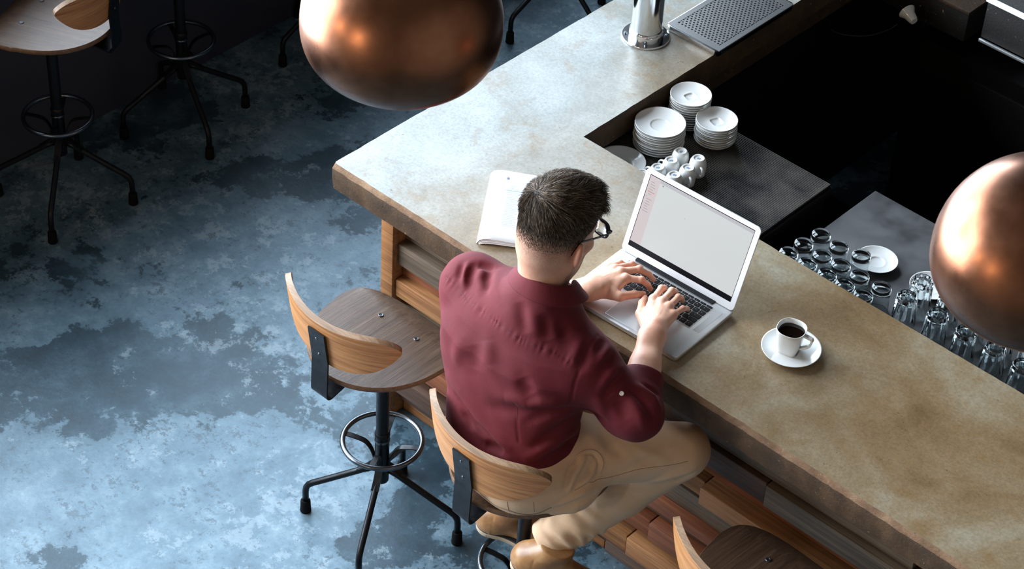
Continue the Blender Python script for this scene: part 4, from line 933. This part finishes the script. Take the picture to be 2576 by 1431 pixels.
def trousers(P):
    s = trousers_core(P)
    for pts, wd, am in PANT_CREASES: s = s-polycrease(P, pts, wd, am*(1.0 if wd < .005 else 1.5))
    s = s-polycrease(P, POCKET_IN, .0045, -.0050)
    # gathers of the trouser leg pushed up above the cuff
    for c, m in ((CFR, MR), (CFL, ML)):
        d = unit(m-c); q = P-c; ax = q@d; e1 = unit(np.cross(d, A_(0, 0, 1))); e2 = np.cross(d, e1); th = np.arctan2(q@e1, q@e2); near = np.clip((ax-.012)/.02, 0, 1)*np.clip((.19-ax)/.08, 0, 1)*(np.linalg.norm(q-ax[:, None]*d, axis=1) < .09)
        w1 = np.sin(ax*175+2.1*np.sin(th*2+.8)+1.2*np.sin(th*3)); w2 = np.sin(ax*120-1.9*np.sin(th*2-.4)+.9*np.cos(th*4))
        s = s-near*(.0042*w1*(.5+.5*np.sin(th*3+ax*40))+.0030*w2)
    return s-.0016*sinnoise(P, 34, 13)-.0008*sinnoise(P, 80, 15)
def on_surface(pts, fn, off=0.0, n=8):
    '''a smooth line through pts, laid on the surface of fn'''
    Q = bez(pts, n).astype(np.float32); e = 1e-3
    for it in range(7):
        g = np.stack([fn(Q+A_(*v))-fn(Q-A_(*v)) for v in ((e, 0, 0), (0, e, 0), (0, 0, e))], 1); g /= np.linalg.norm(g, axis=1)[:, None]+1e-9
        Q = (Q-g*(np.clip(fn(Q)-off, -.02, .02))[:, None]*.8).astype(np.float32)
    return Q
# head, in its own frame (x right, y forward, z up)
HC = A_(.928, -.144, 1.450); hy, hp = R_(-3), R_(15)
HR = np.array(Matrix.Rotation(hy, 3, 'Z') @ Matrix.Rotation(-hp, 3, 'X'), np.float32)     # local -> world
def to_head(P): return (P-HC)@HR
NB = A_(.926, -.180, 1.250)
def cranium(Q): return smin(ell(Q, A_(0, -.012, .040), A_(.0755, .1050, .100)), ell(Q, A_(0, -.040, -.008), A_(.064, .062, .060)), .04)
def head(P):
    Q = to_head(P); X = np.abs(Q[:, 0]); S2 = np.stack([X, Q[:, 1], Q[:, 2]], 1)
    s = cranium(Q); s = smin(s, ell(Q, A_(0, .034, -.036), A_(.061, .060, .090)), .03)
    s = smin(s, cone(S2, A_(.052, .000, -.060), A_(.013, .068, -.106), .022, .020), .025)
    s = smin(s, cone(S2, A_(.012, .088, .020), A_(.040, .074, .022), .010, .010), .014); s = smin(s, cone(S2, A_(.048, .060, -.022), A_(.030, .078, -.03), .016, .014), .02)
    s = smax(s, -ell(S2, A_(.031, .101, .002), A_(.016, .014, .010)), .010); s = np.minimum(s, ell(S2, A_(.031, .0815, .002), A_(.0125, .0125, .0115)))
    s = smin(s, cone(Q, A_(0, .092, .006), A_(0, .112, -.034), .0075, .0115), .010); s = smin(s, cone(S2, A_(0, .1, -.038), A_(.0135, .1, -.038), .008, .006), .006)
    s = smin(s, cone(S2, A_(0, .0925, -.062), A_(.020, .0855, -.063), .0058, .003), .005); s = smin(s, cone(S2, A_(0, .0915, -.071), A_(.017, .085, -.071), .0062, .003), .005)
    # ears: rim, hollow, lobe
    ea = R_(18); Rm = np.array([[1, 0, 0], [0, math.cos(ea), -math.sin(ea)], [0, math.sin(ea), math.cos(ea)]], np.float32); Rz = np.array(Matrix.Rotation(R_(38), 3, 'Z'), np.float32)
    E = ((S2-A_(.0810, -.014, -.014))/1.14)@(Rz@Rm); e = ell(E, A_(.004, -.004, 0), A_(.0095, .0185, .0315)); e = smax(e, -ell(E, A_(.0135, .001, .003), A_(.008, .0105, .019)), .004)
    e = smin(e, ell(E, A_(.006, .002, -.0265), A_(.0065, .009, .009)), .006); e = smin(e, ell(E, A_(.003, .0145, -.002), A_(.006, .004, .007)), .005)
    s = smin(s, e, .006)
    n = cone(P, HC+HR@A_(-.003, -.034, -.050), NB, .059, .060); n = smin(n, cone(P, NB, A_(.9175, -.19, 1.19), .060, .06), .03)
    return smin(s, n, .035)
# hands
LH = dict(w=WRL, f=[((.924, .150, 1.126), (.955, .176, 1.124), (.9665, .190, 1.107), (.972, .196, 1.0905), .0088), ((.902, .157, 1.130), (.9275, .199, 1.129), (.9445, .219, 1.112), (.953, .231, 1.0905), .0090),
    ((.881, .158, 1.127), (.900, .203, 1.126), (.910, .225, 1.109), (.915, .238, 1.0905), .0085), ((.861, .154, 1.121), (.870, .193, 1.118), (.877, .213, 1.104), (.8815, .227, 1.0895), .0076)],
    t=((.898, .082, 1.106), (.946, .103, 1.106), (.963, .141, 1.101), (.9735, .166, 1.0925)), el=ELL, th=(.9245, .104, 1.109))
RH = dict(w=WRR, f=[((1.026, .139, 1.126), (1.015, .184, 1.127), (1.008, .206, 1.112), (1.005, .218, 1.0905), .0088), ((1.051, .144, 1.131), (1.042, .192, 1.131), (1.037, .214, 1.113), (1.034, .226, 1.0905), .0090),
    ((1.074, .142, 1.128), (1.066, .189, 1.126), (1.061, .210, 1.109), (1.059, .221, 1.0905), .0085), ((1.096, .133, 1.121), (1.096, .172, 1.117), (1.093, .193, 1.104), (1.090, .206, 1.0895), .0076)],
    t=((1.074, .064, 1.104), (1.024, .094, 1.103), (.999, .132, 1.100), (.987, .157, 1.0925)), el=ELR, th=(1.045, .095, 1.107))
def hand(P, D):
    w = D['w']; s = None; z1 = A_(0, 0, 1); back = unit(D['el']-w); side = unit(np.cross(back, z1))
    # forearm: two bones side by side, fuller towards the elbow
    e = D['el']; f = smin(cone(P, w+side*.0125, e+side*.012, .0195, .033), cone(P, w-side*.0125, e-side*.012, .0195, .033), .02)
    f = smin(f, cone(P, w+back*.09, w+back*.18, .031, .041), .03)
    pal = None
    for k, (m, p, d, t, r) in enumerate(D['f']):
        m, p, d, t = map(lambda q: np.asarray(q, np.float32), (m, p, d, t)); root = w+(m-w)*.16+A_(0, 0, -.002)
        c = cone(P, root, m+A_(0, 0, -.0035), .0150, .0118); pal = c if pal is None else smin(pal, c, .016)
        g = smin(cone(P, m, p, r*1.08, r*.98), cone(P, p, d, r*.98, r*.86), .004); g = smin(g, cone(P, d, t, r*.86, r*.74), .004)
        g = smin(g, np.linalg.norm(P-(p+A_(0, 0, .0012)), axis=1)-r*1.0, .004); g = smin(g, np.linalg.norm(P-(m+A_(0, 0, .0018)), axis=1)-r*1.08, .008)
        s = g if s is None else np.minimum(s, g)
        pal = pal-crease(P, w+(m-w)*.30+A_(0, 0, .009), m+A_(0, 0, .006), .0045, .0011)
    pal = smin(pal, cone(P, w+back*.005, w-back*.03, .020, .019), .02)
    c0, c1, c2, c3 = map(lambda q: np.asarray(q, np.float32), D['t'])
    th = smin(cone(P, c0, c1, .0165, .0125), cone(P, c1, c2, .0118, .0104), .006); th = smin(th, cone(P, c2, c3, .0104, .0082), .004)
    mI = np.asarray(D['f'][0][0], np.float32); web = cone(P, np.asarray(D['th'], np.float32), lerp(np.asarray(D['th'], np.float32), mI, .55), .0125, .0105)
    pal = smin(pal, web, .014); pal = smin(pal, th, .010); s = smin(s, pal, .0075); s = smin(s, f, .028)
    # veins over the back of the hand
    m1, m2, m3 = (np.asarray(D['f'][k][0], np.float32) for k in (0, 1, 2))
    for a, b in ((w+A_(0, 0, .019), lerp(m1, m2, .5)+A_(0, 0, .004)), (lerp(w, m2, .35)+A_(0, 0, .016), lerp(m2, m3, .5)+A_(0, 0, .004)), (w+back*.10+A_(0, 0, .026), w+A_(0, 0, .018)+side*.006)): s = s-crease(P, a, b, .0028, .0009)
    return s
# ---------------------------------------------------------------- the seated man: meshes
def m_skin():
    m = Mt('skin', rough=.46); at = m.n('ShaderNodeVertexColor'); at.layer_name = 'tone'; v = m.co()
    sp = m.sep(at.outputs[0]); n1 = m.noise(v, 90, 4, .6); n2 = m.noise(v, 18, 4)
    c = m.mix(m.ramp(n2, [(.3, 0.0), (.7, 1.0)]), sr(214, 154, 128), sr(230, 180, 154)); c = m.mix(m.math('MULTIPLY', sp[1], .55), c, sr(212, 128, 108))
    st = m.ramp(m.noise(v, 420, 3, .6), [(.36, 1.0), (.60, .45)]); c = m.mix(m.math('MULTIPLY', sp[0], st), c, sr(66, 52, 46))
    m.link(c, 'Base Color'); m.bump(m.math('ADD', n1, m.math('MULTIPLY', m.noise(v, 300, 4, .6), .6)), .22, .002); m.set('Subsurface Weight', .12); m.set('Subsurface Radius', (1, .35, .2)); m.set('Subsurface Scale', .006); return m.m
def m_cloth(name, c0, c1, rough, weave, sheen):
    m = Mt(name, rough=rough); v = m.co(); a = m.noise(v, 9, 5); f = m.noise(m.co((1, 1, .35)), weave, 3, .6)
    c = m.mix(m.ramp(a, [(.3, 0.0), (.7, 1.0)]), c0, c1); c = m.mix(.3, c, m.ramp(f, [(.3, .6), (.7, 1.0)]), 'MULTIPLY')
    m.link(c, 'Base Color'); m.bump(m.math('ADD', f, m.math('MULTIPLY', m.noise(v, 60, 5, .6), 1.2)), .22, .0015); m.set('Sheen Weight', sheen); m.set('Sheen Roughness', .5); m.set('Specular IOR Level', .3); return m.m
MAT['skin'] = m_skin(); MAT['shirt'] = m_cloth('burgundy_cotton', sr(90, 22, 31), sr(104, 28, 37), .8, 700, .03)
MAT['shirt_seam'] = m_cloth('burgundy_seam_shade', sr(74, 24, 34), sr(84, 30, 40), .8, 700, .2)  # shirt seams coloured darker, so the lines carry painted shading
MAT['chino'] = m_cloth('tan_chino', sr(222, 184, 148), sr(234, 200, 168), .82, 900, .06); MAT['seam'] = Mt('chino_seam', sr(150, 122, 92), .85).m
def m_leather():
    m = Mt('tan_leather', rough=.36); v = m.co(); a = m.noise(v, 16, 6, .6); c = m.ramp(a, [(.25, sr(116, 80, 50)), (.5, sr(158, 114, 72)), (.75, sr(192, 150, 106))]); m.link(c, 'Base Color'); m.bump(m.noise(v, 160, 4), .15, .001); return m.m
MAT['leather'] = m_leather(); MAT['crepe'] = Mt('pale_crepe_sole', sr(186, 168, 146), .7).m; MAT['welt'] = Mt('dark_welt', sr(34, 32, 34), .6).m
MAT['lens'] = Mt('spectacle_lens', (.97, .99, 1), .02, 0, Transmission_Weight=1.0, IOR=1.15).m; MAT['acetate'] = Mt('black_acetate', sr(22, 23, 28), .22).m
MAT['nail'] = Mt('fingernail_pink', sr(232, 190, 172), .25).m
MAT['button'] = Mt('white_shirt_button', sr(232, 226, 216), .3).m
def m_hair():
    m = Mt('hair', rough=.6); at = m.n('ShaderNodeVertexColor'); at.layer_name = 'tone'; m.link(at.outputs[0], 'Base Color'); m.set('Specular IOR Level', .16); return m.m
MAT['hair'] = m_hair()
def color_attr(o, C):
    a = o.data.color_attributes.new('tone', 'FLOAT_COLOR', 'POINT'); a.data.foreach_set('color', np.c_[C, np.ones(len(C))].astype(np.float32).ravel())
def sstep(a, b, x): t = np.clip((x-a)/(b-a), 0, 1); return t*t*(3-2*t)
# body: head and neck, both arms with hands, hidden torso and legs, one mesh
parts = []
parts.append(surfnet(head, (.81, -.31, 1.20), (1.06, .03, 1.60), .0024))
for D, lo, hi in ((LH, (.60, -.18, .96), (1.0, .26, 1.18)), (RH, (.97, -.20, .96), (1.27, .25, 1.18))):
    parts.append(surfnet(lambda P, D=D: hand(P, D), lo, hi, .0019))
def inner(P):
    s = torso(P, -.022); s = smax(s, P[:, 2]-1.29, .03); s = smax(s, .79-P[:, 2], .02); s = smin(s, cone(P, A_(.918, -.183, 1.255), SHL, .05, .045), .05); s = smin(s, cone(P, A_(.918, -.183, 1.255), SHR, .05, .045), .05)
    for a, b, r0, r1 in ((SHL, ELL, .045, .038), (SHR, ELR, .045, .038), (HPR, KNR, .066, .046), (HPL, KNL, .066, .046), (KNR, MR, .042, .038), (KNL, ML, .042, .038), (MR, CFR, .038, .034), (ML, CFL, .038, .034), (CFR, CFR+A_(-.01, -.01, -.04), .034, .032), (CFL, CFL+A_(-.02, -.01, -.05), .036, .033)): s = smin(s, cone(P, a, b, r0, r1), .03)
    return smax(s, .775-P[:, 2]-10*np.clip(np.hypot((P[:, 0]-.913), (P[:, 1]+.228))-.17, 0, 1), .01)
parts.append(surfnet(inner, (.56, -.42, .34), (1.36, .28, 1.34), .011))
Vs, Fs, k = [], [], 0
for V, F in parts: Vs.append(V); Fs.append(F+k); k += len(V)
V = np.concatenate(Vs); F = np.concatenate(Fs)
person = fastmesh('person', V, F, MAT['skin'])
tag(person, 'man in a burgundy shirt and tan chinos sitting at the bar typing', 'person')
Q = to_head(V.astype(np.float32)); nh = len(parts[0][0]); tone = np.zeros((len(V), 3)); ish = np.zeros(len(V)); ish[:nh] = 1
ang = sinnoise(Q, 60, 9)*.006
fade = (.10+.90*sstep(-.085, .015, Q[:, 2]+ang))*sstep(-.115, -.080, Q[:, 2]+ang)*sstep(.030, -.004, Q[:, 1])                      # shaved nape and sides
side_ = sstep(-.010, .045, Q[:, 2]+ang)*sstep(.078, .058, Q[:, 1]+ang)
top_ = sstep(.070, .095, Q[:, 2]+ang)
beard = sstep(-.036, -.058, Q[:, 2]-np.clip(Q[:, 1]-.02, 0, 1)*.25)*sstep(-.016, .006, Q[:, 1])*sstep(-.150, -.132, Q[:, 2])
side_burn = sstep(.024, .006, np.abs(Q[:, 1]-.026))*sstep(-.06, -.03, Q[:, 2])*sstep(.05, .02, Q[:, 2])*.6
ear_m = (np.abs(Q[:, 0]) > .0770)*(Q[:, 2] < .026)*(Q[:, 2] > -.058)*(np.abs(Q[:, 1]+.016) < .034)
tone[:, 0] = ish*np.clip(np.maximum.reduce([fade*.8, side_, top_, beard*.95, side_burn]), 0, 1)*(1-ear_m)
tone[:, 1] = ear_m*.8*ish
for D in (LH, RH):
    for m, p, d, t, r in D['f']:
        for q, am in ((m, .6), (p, .7), (t, .7)): tone[nh:, 1] = np.maximum(tone[nh:, 1], am*np.exp(-(np.linalg.norm(V[nh:]-np.array(q), axis=1)/.011)**2))
    tone[nh:, 1] = np.maximum(tone[nh:, 1], .6*np.exp(-(np.linalg.norm(V[nh:]-np.array(D['t'][3]), axis=1)/.012)**2))
color_attr(person, tone)
V, F = surfnet(shirt, (.54, -.46, .70), (1.32, .05, 1.38), .0035); sh = fastmesh('shirt', V, F, MAT['shirt'], person)
V, F = surfnet(trousers, (.68, -.46, .36), (1.36, .28, .95), .0036); tr_ = fastmesh('trousers', V, F, MAT['chino'], person)
for e_, c_, r_ in ((ELR, CUR, .0555), (ELL, CUL, .0525)):
    V, F = surfnet(lambda P: cuff(P, e_, c_, r_), c_-.085, c_+.085, .0028); fastmesh('rolled_cuff', V, F, MAT['shirt'], sh)
bt = lathe('sleeve_button', [(0, .0022), (.0022, .002), (.003, .0028), (.0052, .0028), (.006, .0016), (.006, 0), (0, 0)], MAT['button'], sh, 24); bt.location = (1.197, -.183, 1.1265)
bt.rotation_euler = Vector((.30, -.62, .72)).to_track_quat('Z', 'Y').to_euler()
def seam(name, pts, fn, r, m, par, off=0.0): return tube(name, on_surface(pts, fn, off), r, m, par, 6)
seam('pocket_welt', [(.964, -.412, .777), (1.008, -.413, .773), (1.052, -.401, .772), (1.086, -.364, .757), (1.11, -.34, .766), (1.125, -.324, .779)], trousers, .0017, MAT['seam'], tr_)
seam('pocket_edge', [(1.121, -.257, .876), (1.116, -.246, .884), (1.115, -.223, .890), (1.12, -.2, .890), (1.133, -.18, .883), (1.149, -.174, .869), (1.158, -.177, .853), (1.165, -.192, .834)], trousers, .0021, MAT['chino'], tr_, .0006)
seam('side_seam', [(1.152, -.272, .822), (1.166, -.222, .828), (1.177, -.162, .811), (1.217, -.097, .821), (1.262, -.026, .82), (1.285, .008, .825)], trousers, .0007, MAT['seam'], tr_)
for q in ([(1.05, -.409, .807), (1.051, -.404, .785), (1.051, -.399, .765)], [(1.1, -.367, .814), (1.1, -.363, .79), (1.099, -.359, .772)]): seam('dart_seam', q, trousers, .0008, MAT['seam'], tr_)
thin = [c[0] for c in SHIRT_CREASES if c[1] < .005]
for nm_, q in (('yoke_seam', thin[0]), ('dart_seam', thin[1]), ('sleeve_seam', thin[2])): seam(nm_, q, shirt, .0009 if nm_ == 'yoke_seam' else .0006, MAT['shirt_seam'], sh, -.0002)
for D in (LH, RH):
    for d_, t_, r_ in [(f[2], f[3], f[4]) for f in D['f']]+[(D['t'][2], D['t'][3], .0098)]:
        d_ = Vector(d_); t_ = Vector(t_); ax = (t_-d_).normalized(); up_n = Vector((0, 0, 1)) if abs(ax.z) < .8 else (Vector(d_)-Vector(D['w'].tolist())).normalized(); up_n = (up_n-ax*up_n.dot(ax)).normalized(); sd = ax.cross(up_n)
        bmn = bmesh.new(); bmesh.ops.create_uvsphere(bmn, u_segments=14, v_segments=8, radius=1.0, matrix=Matrix.Translation(t_+up_n*(r_*.70)-ax*.001) @ Matrix(((sd.x, ax.x, up_n.x, 0), (sd.y, ax.y, up_n.y, 0), (sd.z, ax.z, up_n.z, 0), (0, 0, 0, 1))) @ Matrix.Diagonal((r_*.52, r_*.66, .0014, 1)))
        from_bm('fingernail', bmn, MAT['nail'], person)
# collar: stand and folded leaf swept round the neck
def collar():
    n = 72; prof = [(-.002, -.058), (-.004, .004), (-.003, .022), (.001, .0285), (.006, .0275), (.012, .020), (.020, .008), (.0285, -.003), (.0335, -.010), (.0310, -.0115), (.024, -.004), (.0155, .004), (.007, .016), (.003, .012), (.003, -.056)]
    C = A_(.936, -.174, 1.338); V = []; F = []; k = len(prof)
    for i in range(n+1):
        a = R_(-158+316*i/n); back = math.cos(a)                          # a=0 at the nape
        fr = np.clip(-back, 0, 1); dr = np.array([math.sin(a), -math.cos(a), 0]); rx = .0615+.004*fr; ry = .0640
        base = np.array([C[0]+rx*math.sin(a), C[1]-ry*math.cos(a), C[2]-.052*(1-back)/2-.012*fr+.010*abs(math.sin(a))**2*.4])
        for (o, z) in prof:
            zz = z*(1+.22*abs(math.sin(a))) if z < 0 else z*(1-.12*fr); oo = o*(1+.15*abs(math.sin(a)))
            tip = max(0, (abs(a)-R_(115))/R_(43)); zz -= tip*.010*(o > .015); V.append(base+dr*oo+np.array([0, 0, zz]))
    for i in range(n):
        for j in range(k): F.append((i*k+j, i*k+(j+1) % k, (i+1)*k+(j+1) % k, (i+1)*k+j))
    F += [tuple(range(k))[::-1], tuple(range(n*k, n*k+k))]
    o = mesh('collar', V, F, MAT['shirt'], sh); weld(o); s = o.modifiers.new('sub', 'SUBSURF'); s.levels = 1; s.render_levels = 2
collar()
# hair cap and strands
WH = A_(-.014, -.072, .098)
def hair_len(Q):
    top = sstep(.055, .110, Q[:, 2]); L = .0028+.0105*sstep(.0, .07, Q[:, 2])+.019*top+.007*top*sstep(-.02, .06, Q[:, 1]); return L
def hair_mask(Q):
    hl = np.where(Q[:, 1] > .0, .030+.9*np.clip(Q[:, 1], 0, .064), .030)
    return np.where(Q[:, 1] > .064, sstep(.078, .088, Q[:, 2]), sstep(hl-.115, hl+.022, Q[:, 2])*(.35+.65*sstep(hl-.05, hl+.012, Q[:, 2])))
def cap(P):
    Q = to_head(P); mk_ = sstep(.62, .95, hair_mask(Q)); th = -.003+.0045*mk_+.011*mk_*sstep(.03, .12, Q[:, 2]); n = sinnoise(Q*A_(1, .55, 1), 260, 21, 7)*.0016*sstep(.0, .05, Q[:, 2]); return cranium(Q)-th-n
V, F = surfnet(cap, (.82, -.29, 1.34), (1.05, .0, 1.62), .0026); keep = head(V[F].mean(1).astype(np.float32)) > -.0012
F = F[keep]; used = np.unique(F); mp = -np.ones(len(V), int); mp[used] = np.arange(len(used)); V = V[used]; F = mp[F]
g = np.random.default_rng(8); N = 40000
d = g.normal(size=(N*2, 3)); d[:2600] = g.normal(size=(2600, 3))*.13+np.array([-.014, -.068, .085])/.11; d /= np.linalg.norm(d, axis=1)[:, None]; Q0 = (A_(0, -.012, .02)+d*.2).astype(np.float32)
for it in range(14): Q0 = (Q0-d*cranium(Q0)[:, None]*.9).astype(np.float32)
mk = hair_mask(Q0); keep = (mk > g.random(len(Q0))*1.0+.02) & (Q0[:, 2] > -.10); Q0 = Q0[keep][:N]
e = 1e-3; nr = np.stack([cranium(Q0+A_(*v))-cranium(Q0-A_(*v)) for v in ((e, 0, 0), (0, e, 0), (0, 0, e))], 1); nr /= np.linalg.norm(nr, axis=1)[:, None]
L = hair_len(Q0)*g.uniform(.65, 1.2, len(Q0)); fl = Q0-WH; fl = fl-nr*(fl*nr).sum(1)[:, None]; fl /= np.linalg.norm(fl, axis=1)[:, None]+1e-6
sw = np.cross(nr, fl); lock = np.stack([sinnoise(Q0, 130, 31+i, 6) for i in range(3)], 1); wn = sstep(.030, .0, np.linalg.norm(Q0-WH, axis=1)); fl = fl+sw*.35+lock*1.1+g.normal(size=Q0.shape)*(.14+1.3*wn[:, None])
fl = fl-nr*(fl*nr).sum(1)[:, None]; fl /= np.linalg.norm(fl, axis=1)[:, None]+1e-6
front = sstep(.02, .08, Q0[:, 1])*sstep(.05, .09, Q0[:, 2]); lift = .42+.5*front+.15*g.random(len(Q0)); lift = np.where(Q0[:, 2] < .03, .22, lift)*(1-.6*wn); L = L*(1-.35*wn)
base_up = .009*sstep(.04, .12, Q0[:, 2]); K = 5; SV = []; wd = .00045+.00035*sstep(.03, .08, Q0[:, 2])
for i in range(K):
    t = i/(K-1); c = Q0+nr*(base_up+lift*L*np.sin(t*1.5)*.8)[:, None]+fl*(L*(t*.55+t*t*.45))[:, None]-A_(0, 0, 1)*(L*t*t*.18)[:, None]*(1-front)[:, None]
    s1 = np.cross(fl, nr); wv = (wd*(1-t*.85))[:, None]
    for a in (0, 2.094, 4.189): SV.append(c+s1*wv*math.cos(a)+nr*wv*math.sin(a))
SV = np.stack(SV, 1); n0 = len(Q0); base = (np.arange(n0)*K*3)[:, None]; fl_ = []
for i in range(K-1):
    for j in range(3): fl_.append([i*3+j, i*3+(j+1) % 3, i*3+3+(j+1) % 3, i*3+3+j])
SF = (base[:, :, None]+np.array(fl_)[None]).reshape(-1, 4); SW = SV.reshape(-1, 3)@HR.T+HC
hair = fastmesh('hair', np.concatenate([V, SW]), np.concatenate([F, SF+len(V)]), MAT['hair'], person)
u = g.random(n0); cc = np.where((u < .17+.22*sstep(.06, .0, Q0[:, 2]))[:, None], np.array(sr(150, 138, 126)), np.where((u < .5)[:, None], np.array(sr(92, 74, 56)), np.array(sr(44, 35, 29))))*g.uniform(.75, 1.25, n0)[:, None]
color_attr(hair, np.concatenate([np.tile(np.array(sr(30, 24, 21)), (len(V), 1)), np.repeat(cc, K*3, 0)]))
# spectacles
gl = empty('eyeglasses'); gl.parent = person; W4 = Matrix.Translation(Vector(HC.tolist())) @ Matrix(HR.tolist()).to_4x4(); gl.matrix_local = W4
for sx in (-1, 1):
    th = np.arange(48)*2*np.pi/48; q = (np.abs(np.cos(th))**3+np.abs(np.sin(th))**3)**(-1/3.0)
    rim = np.c_[sx*.034+.0265*q*np.cos(th), .1235-.004*((sx*.034+.0265*q*np.cos(th))/.06)**2, .001+.0205*q*np.sin(th)]
    r_ = tube('rim', rim, .0021, MAT['acetate'], gl, 8, True)
    V = np.r_[rim, [rim.mean(0)]]; o = mesh('lens', V, [(i, (i+1) % 48, 48) for i in range(48)], MAT['lens'], r_); s = o.modifiers.new('s', 'SOLIDIFY'); s.thickness = .0015
    strip('temple', bez([(sx*.0625, .119, .010), (sx*.072, .112, .011), (sx*.0765, .070, .012), (sx*.0795, .025, .015), (sx*.0815, -.008, .017), (sx*.0835, -.026, .008), (sx*.0825, -.036, -.012)], 8), .0042, .0026, (0, .05, 1), MAT['acetate'], gl)
tube('bridge', [(-.009, .123, .006), (0, .1255, .009), (.009, .123, .006)], .002, MAT['acetate'], gl, 8)
# boots
def boot(heel, dr, upv, mir):
    f = unit(np.array(dr)); u = np.array(upv)-f*(np.array(upv)@f); u = unit(u); r = np.cross(f, u); O = np.array(heel)
    Rl = np.stack([r, f, u], 1).astype(np.float32)                             # local x right, y toe-wards, z up
    def up_(P):
        s = ell(P, A_(0, .046, .040), A_(.036, .046, .042)); s = smin(s, cone(P, A_(0, .05, .036), A_(mir*.006, .205, .030), .036, .030), .03); s = smin(s, ell(P, A_(mir*.006, .205, .026), A_(.045, .062, .030)), .03)
        s = smin(s, cone(P, A_(0, .052, .045), A_(0, .112, .118), .038, .040), .03); s = smin(s, cone(P, A_(0, .09, .085), A_(mir*.004, .15, .045), .032, .026), .04)
        s = smax(s, .0185-P[:, 2], .004); s = smax(s, P[:, 2]-.125, .004); return s-.0012*sinnoise(P, 60, 41)-crease(P, A_(.045, .062, .02), A_(.04, .058, .12), .0025, -.0016)-crease(P, A_(-.045, .062, .02), A_(-.04, .058, .12), .0025, -.0016)
    def foot2(P, g0, z0, z1):
        q = np.stack([P[:, 0], P[:, 1], np.full(len(P), .0, np.float32)], 1); s = smin(cone(q, A_(0, .046, 0), A_(mir*.004, .13, 0), .039, .034), cone(q, A_(mir*.006, .16, 0), A_(mir*.008, .218, 0), .040, .043), .05)-g0
        return smax(smax(s, z0-P[:, 2], .003), P[:, 2]-z1, .003)
    e = None
    lo, hi = (-.075, -.02, -.01), (.075, .30, .15); out = []
    for nme, fn, mt, h in (('boot', up_, 'leather', .003), ('sole', lambda P: foot2(P, .003, 0, .0165), 'crepe', .003), ('welt', lambda P: foot2(P, .0045, .0165, .0205), 'welt', .0022)):
        V, F = surfnet(fn, lo, hi, h); o = fastmesh(nme, V@Rl.T+O, F, MAT[mt], person if e is None else e); e = e or o
    return e
boot((.955, -.272, .412), (.84, .46, -.20), (.18, .05, 1), 1)
boot((.770, -.203, .372), (.91, .39, -.05), (.1, .0, 1), -1)
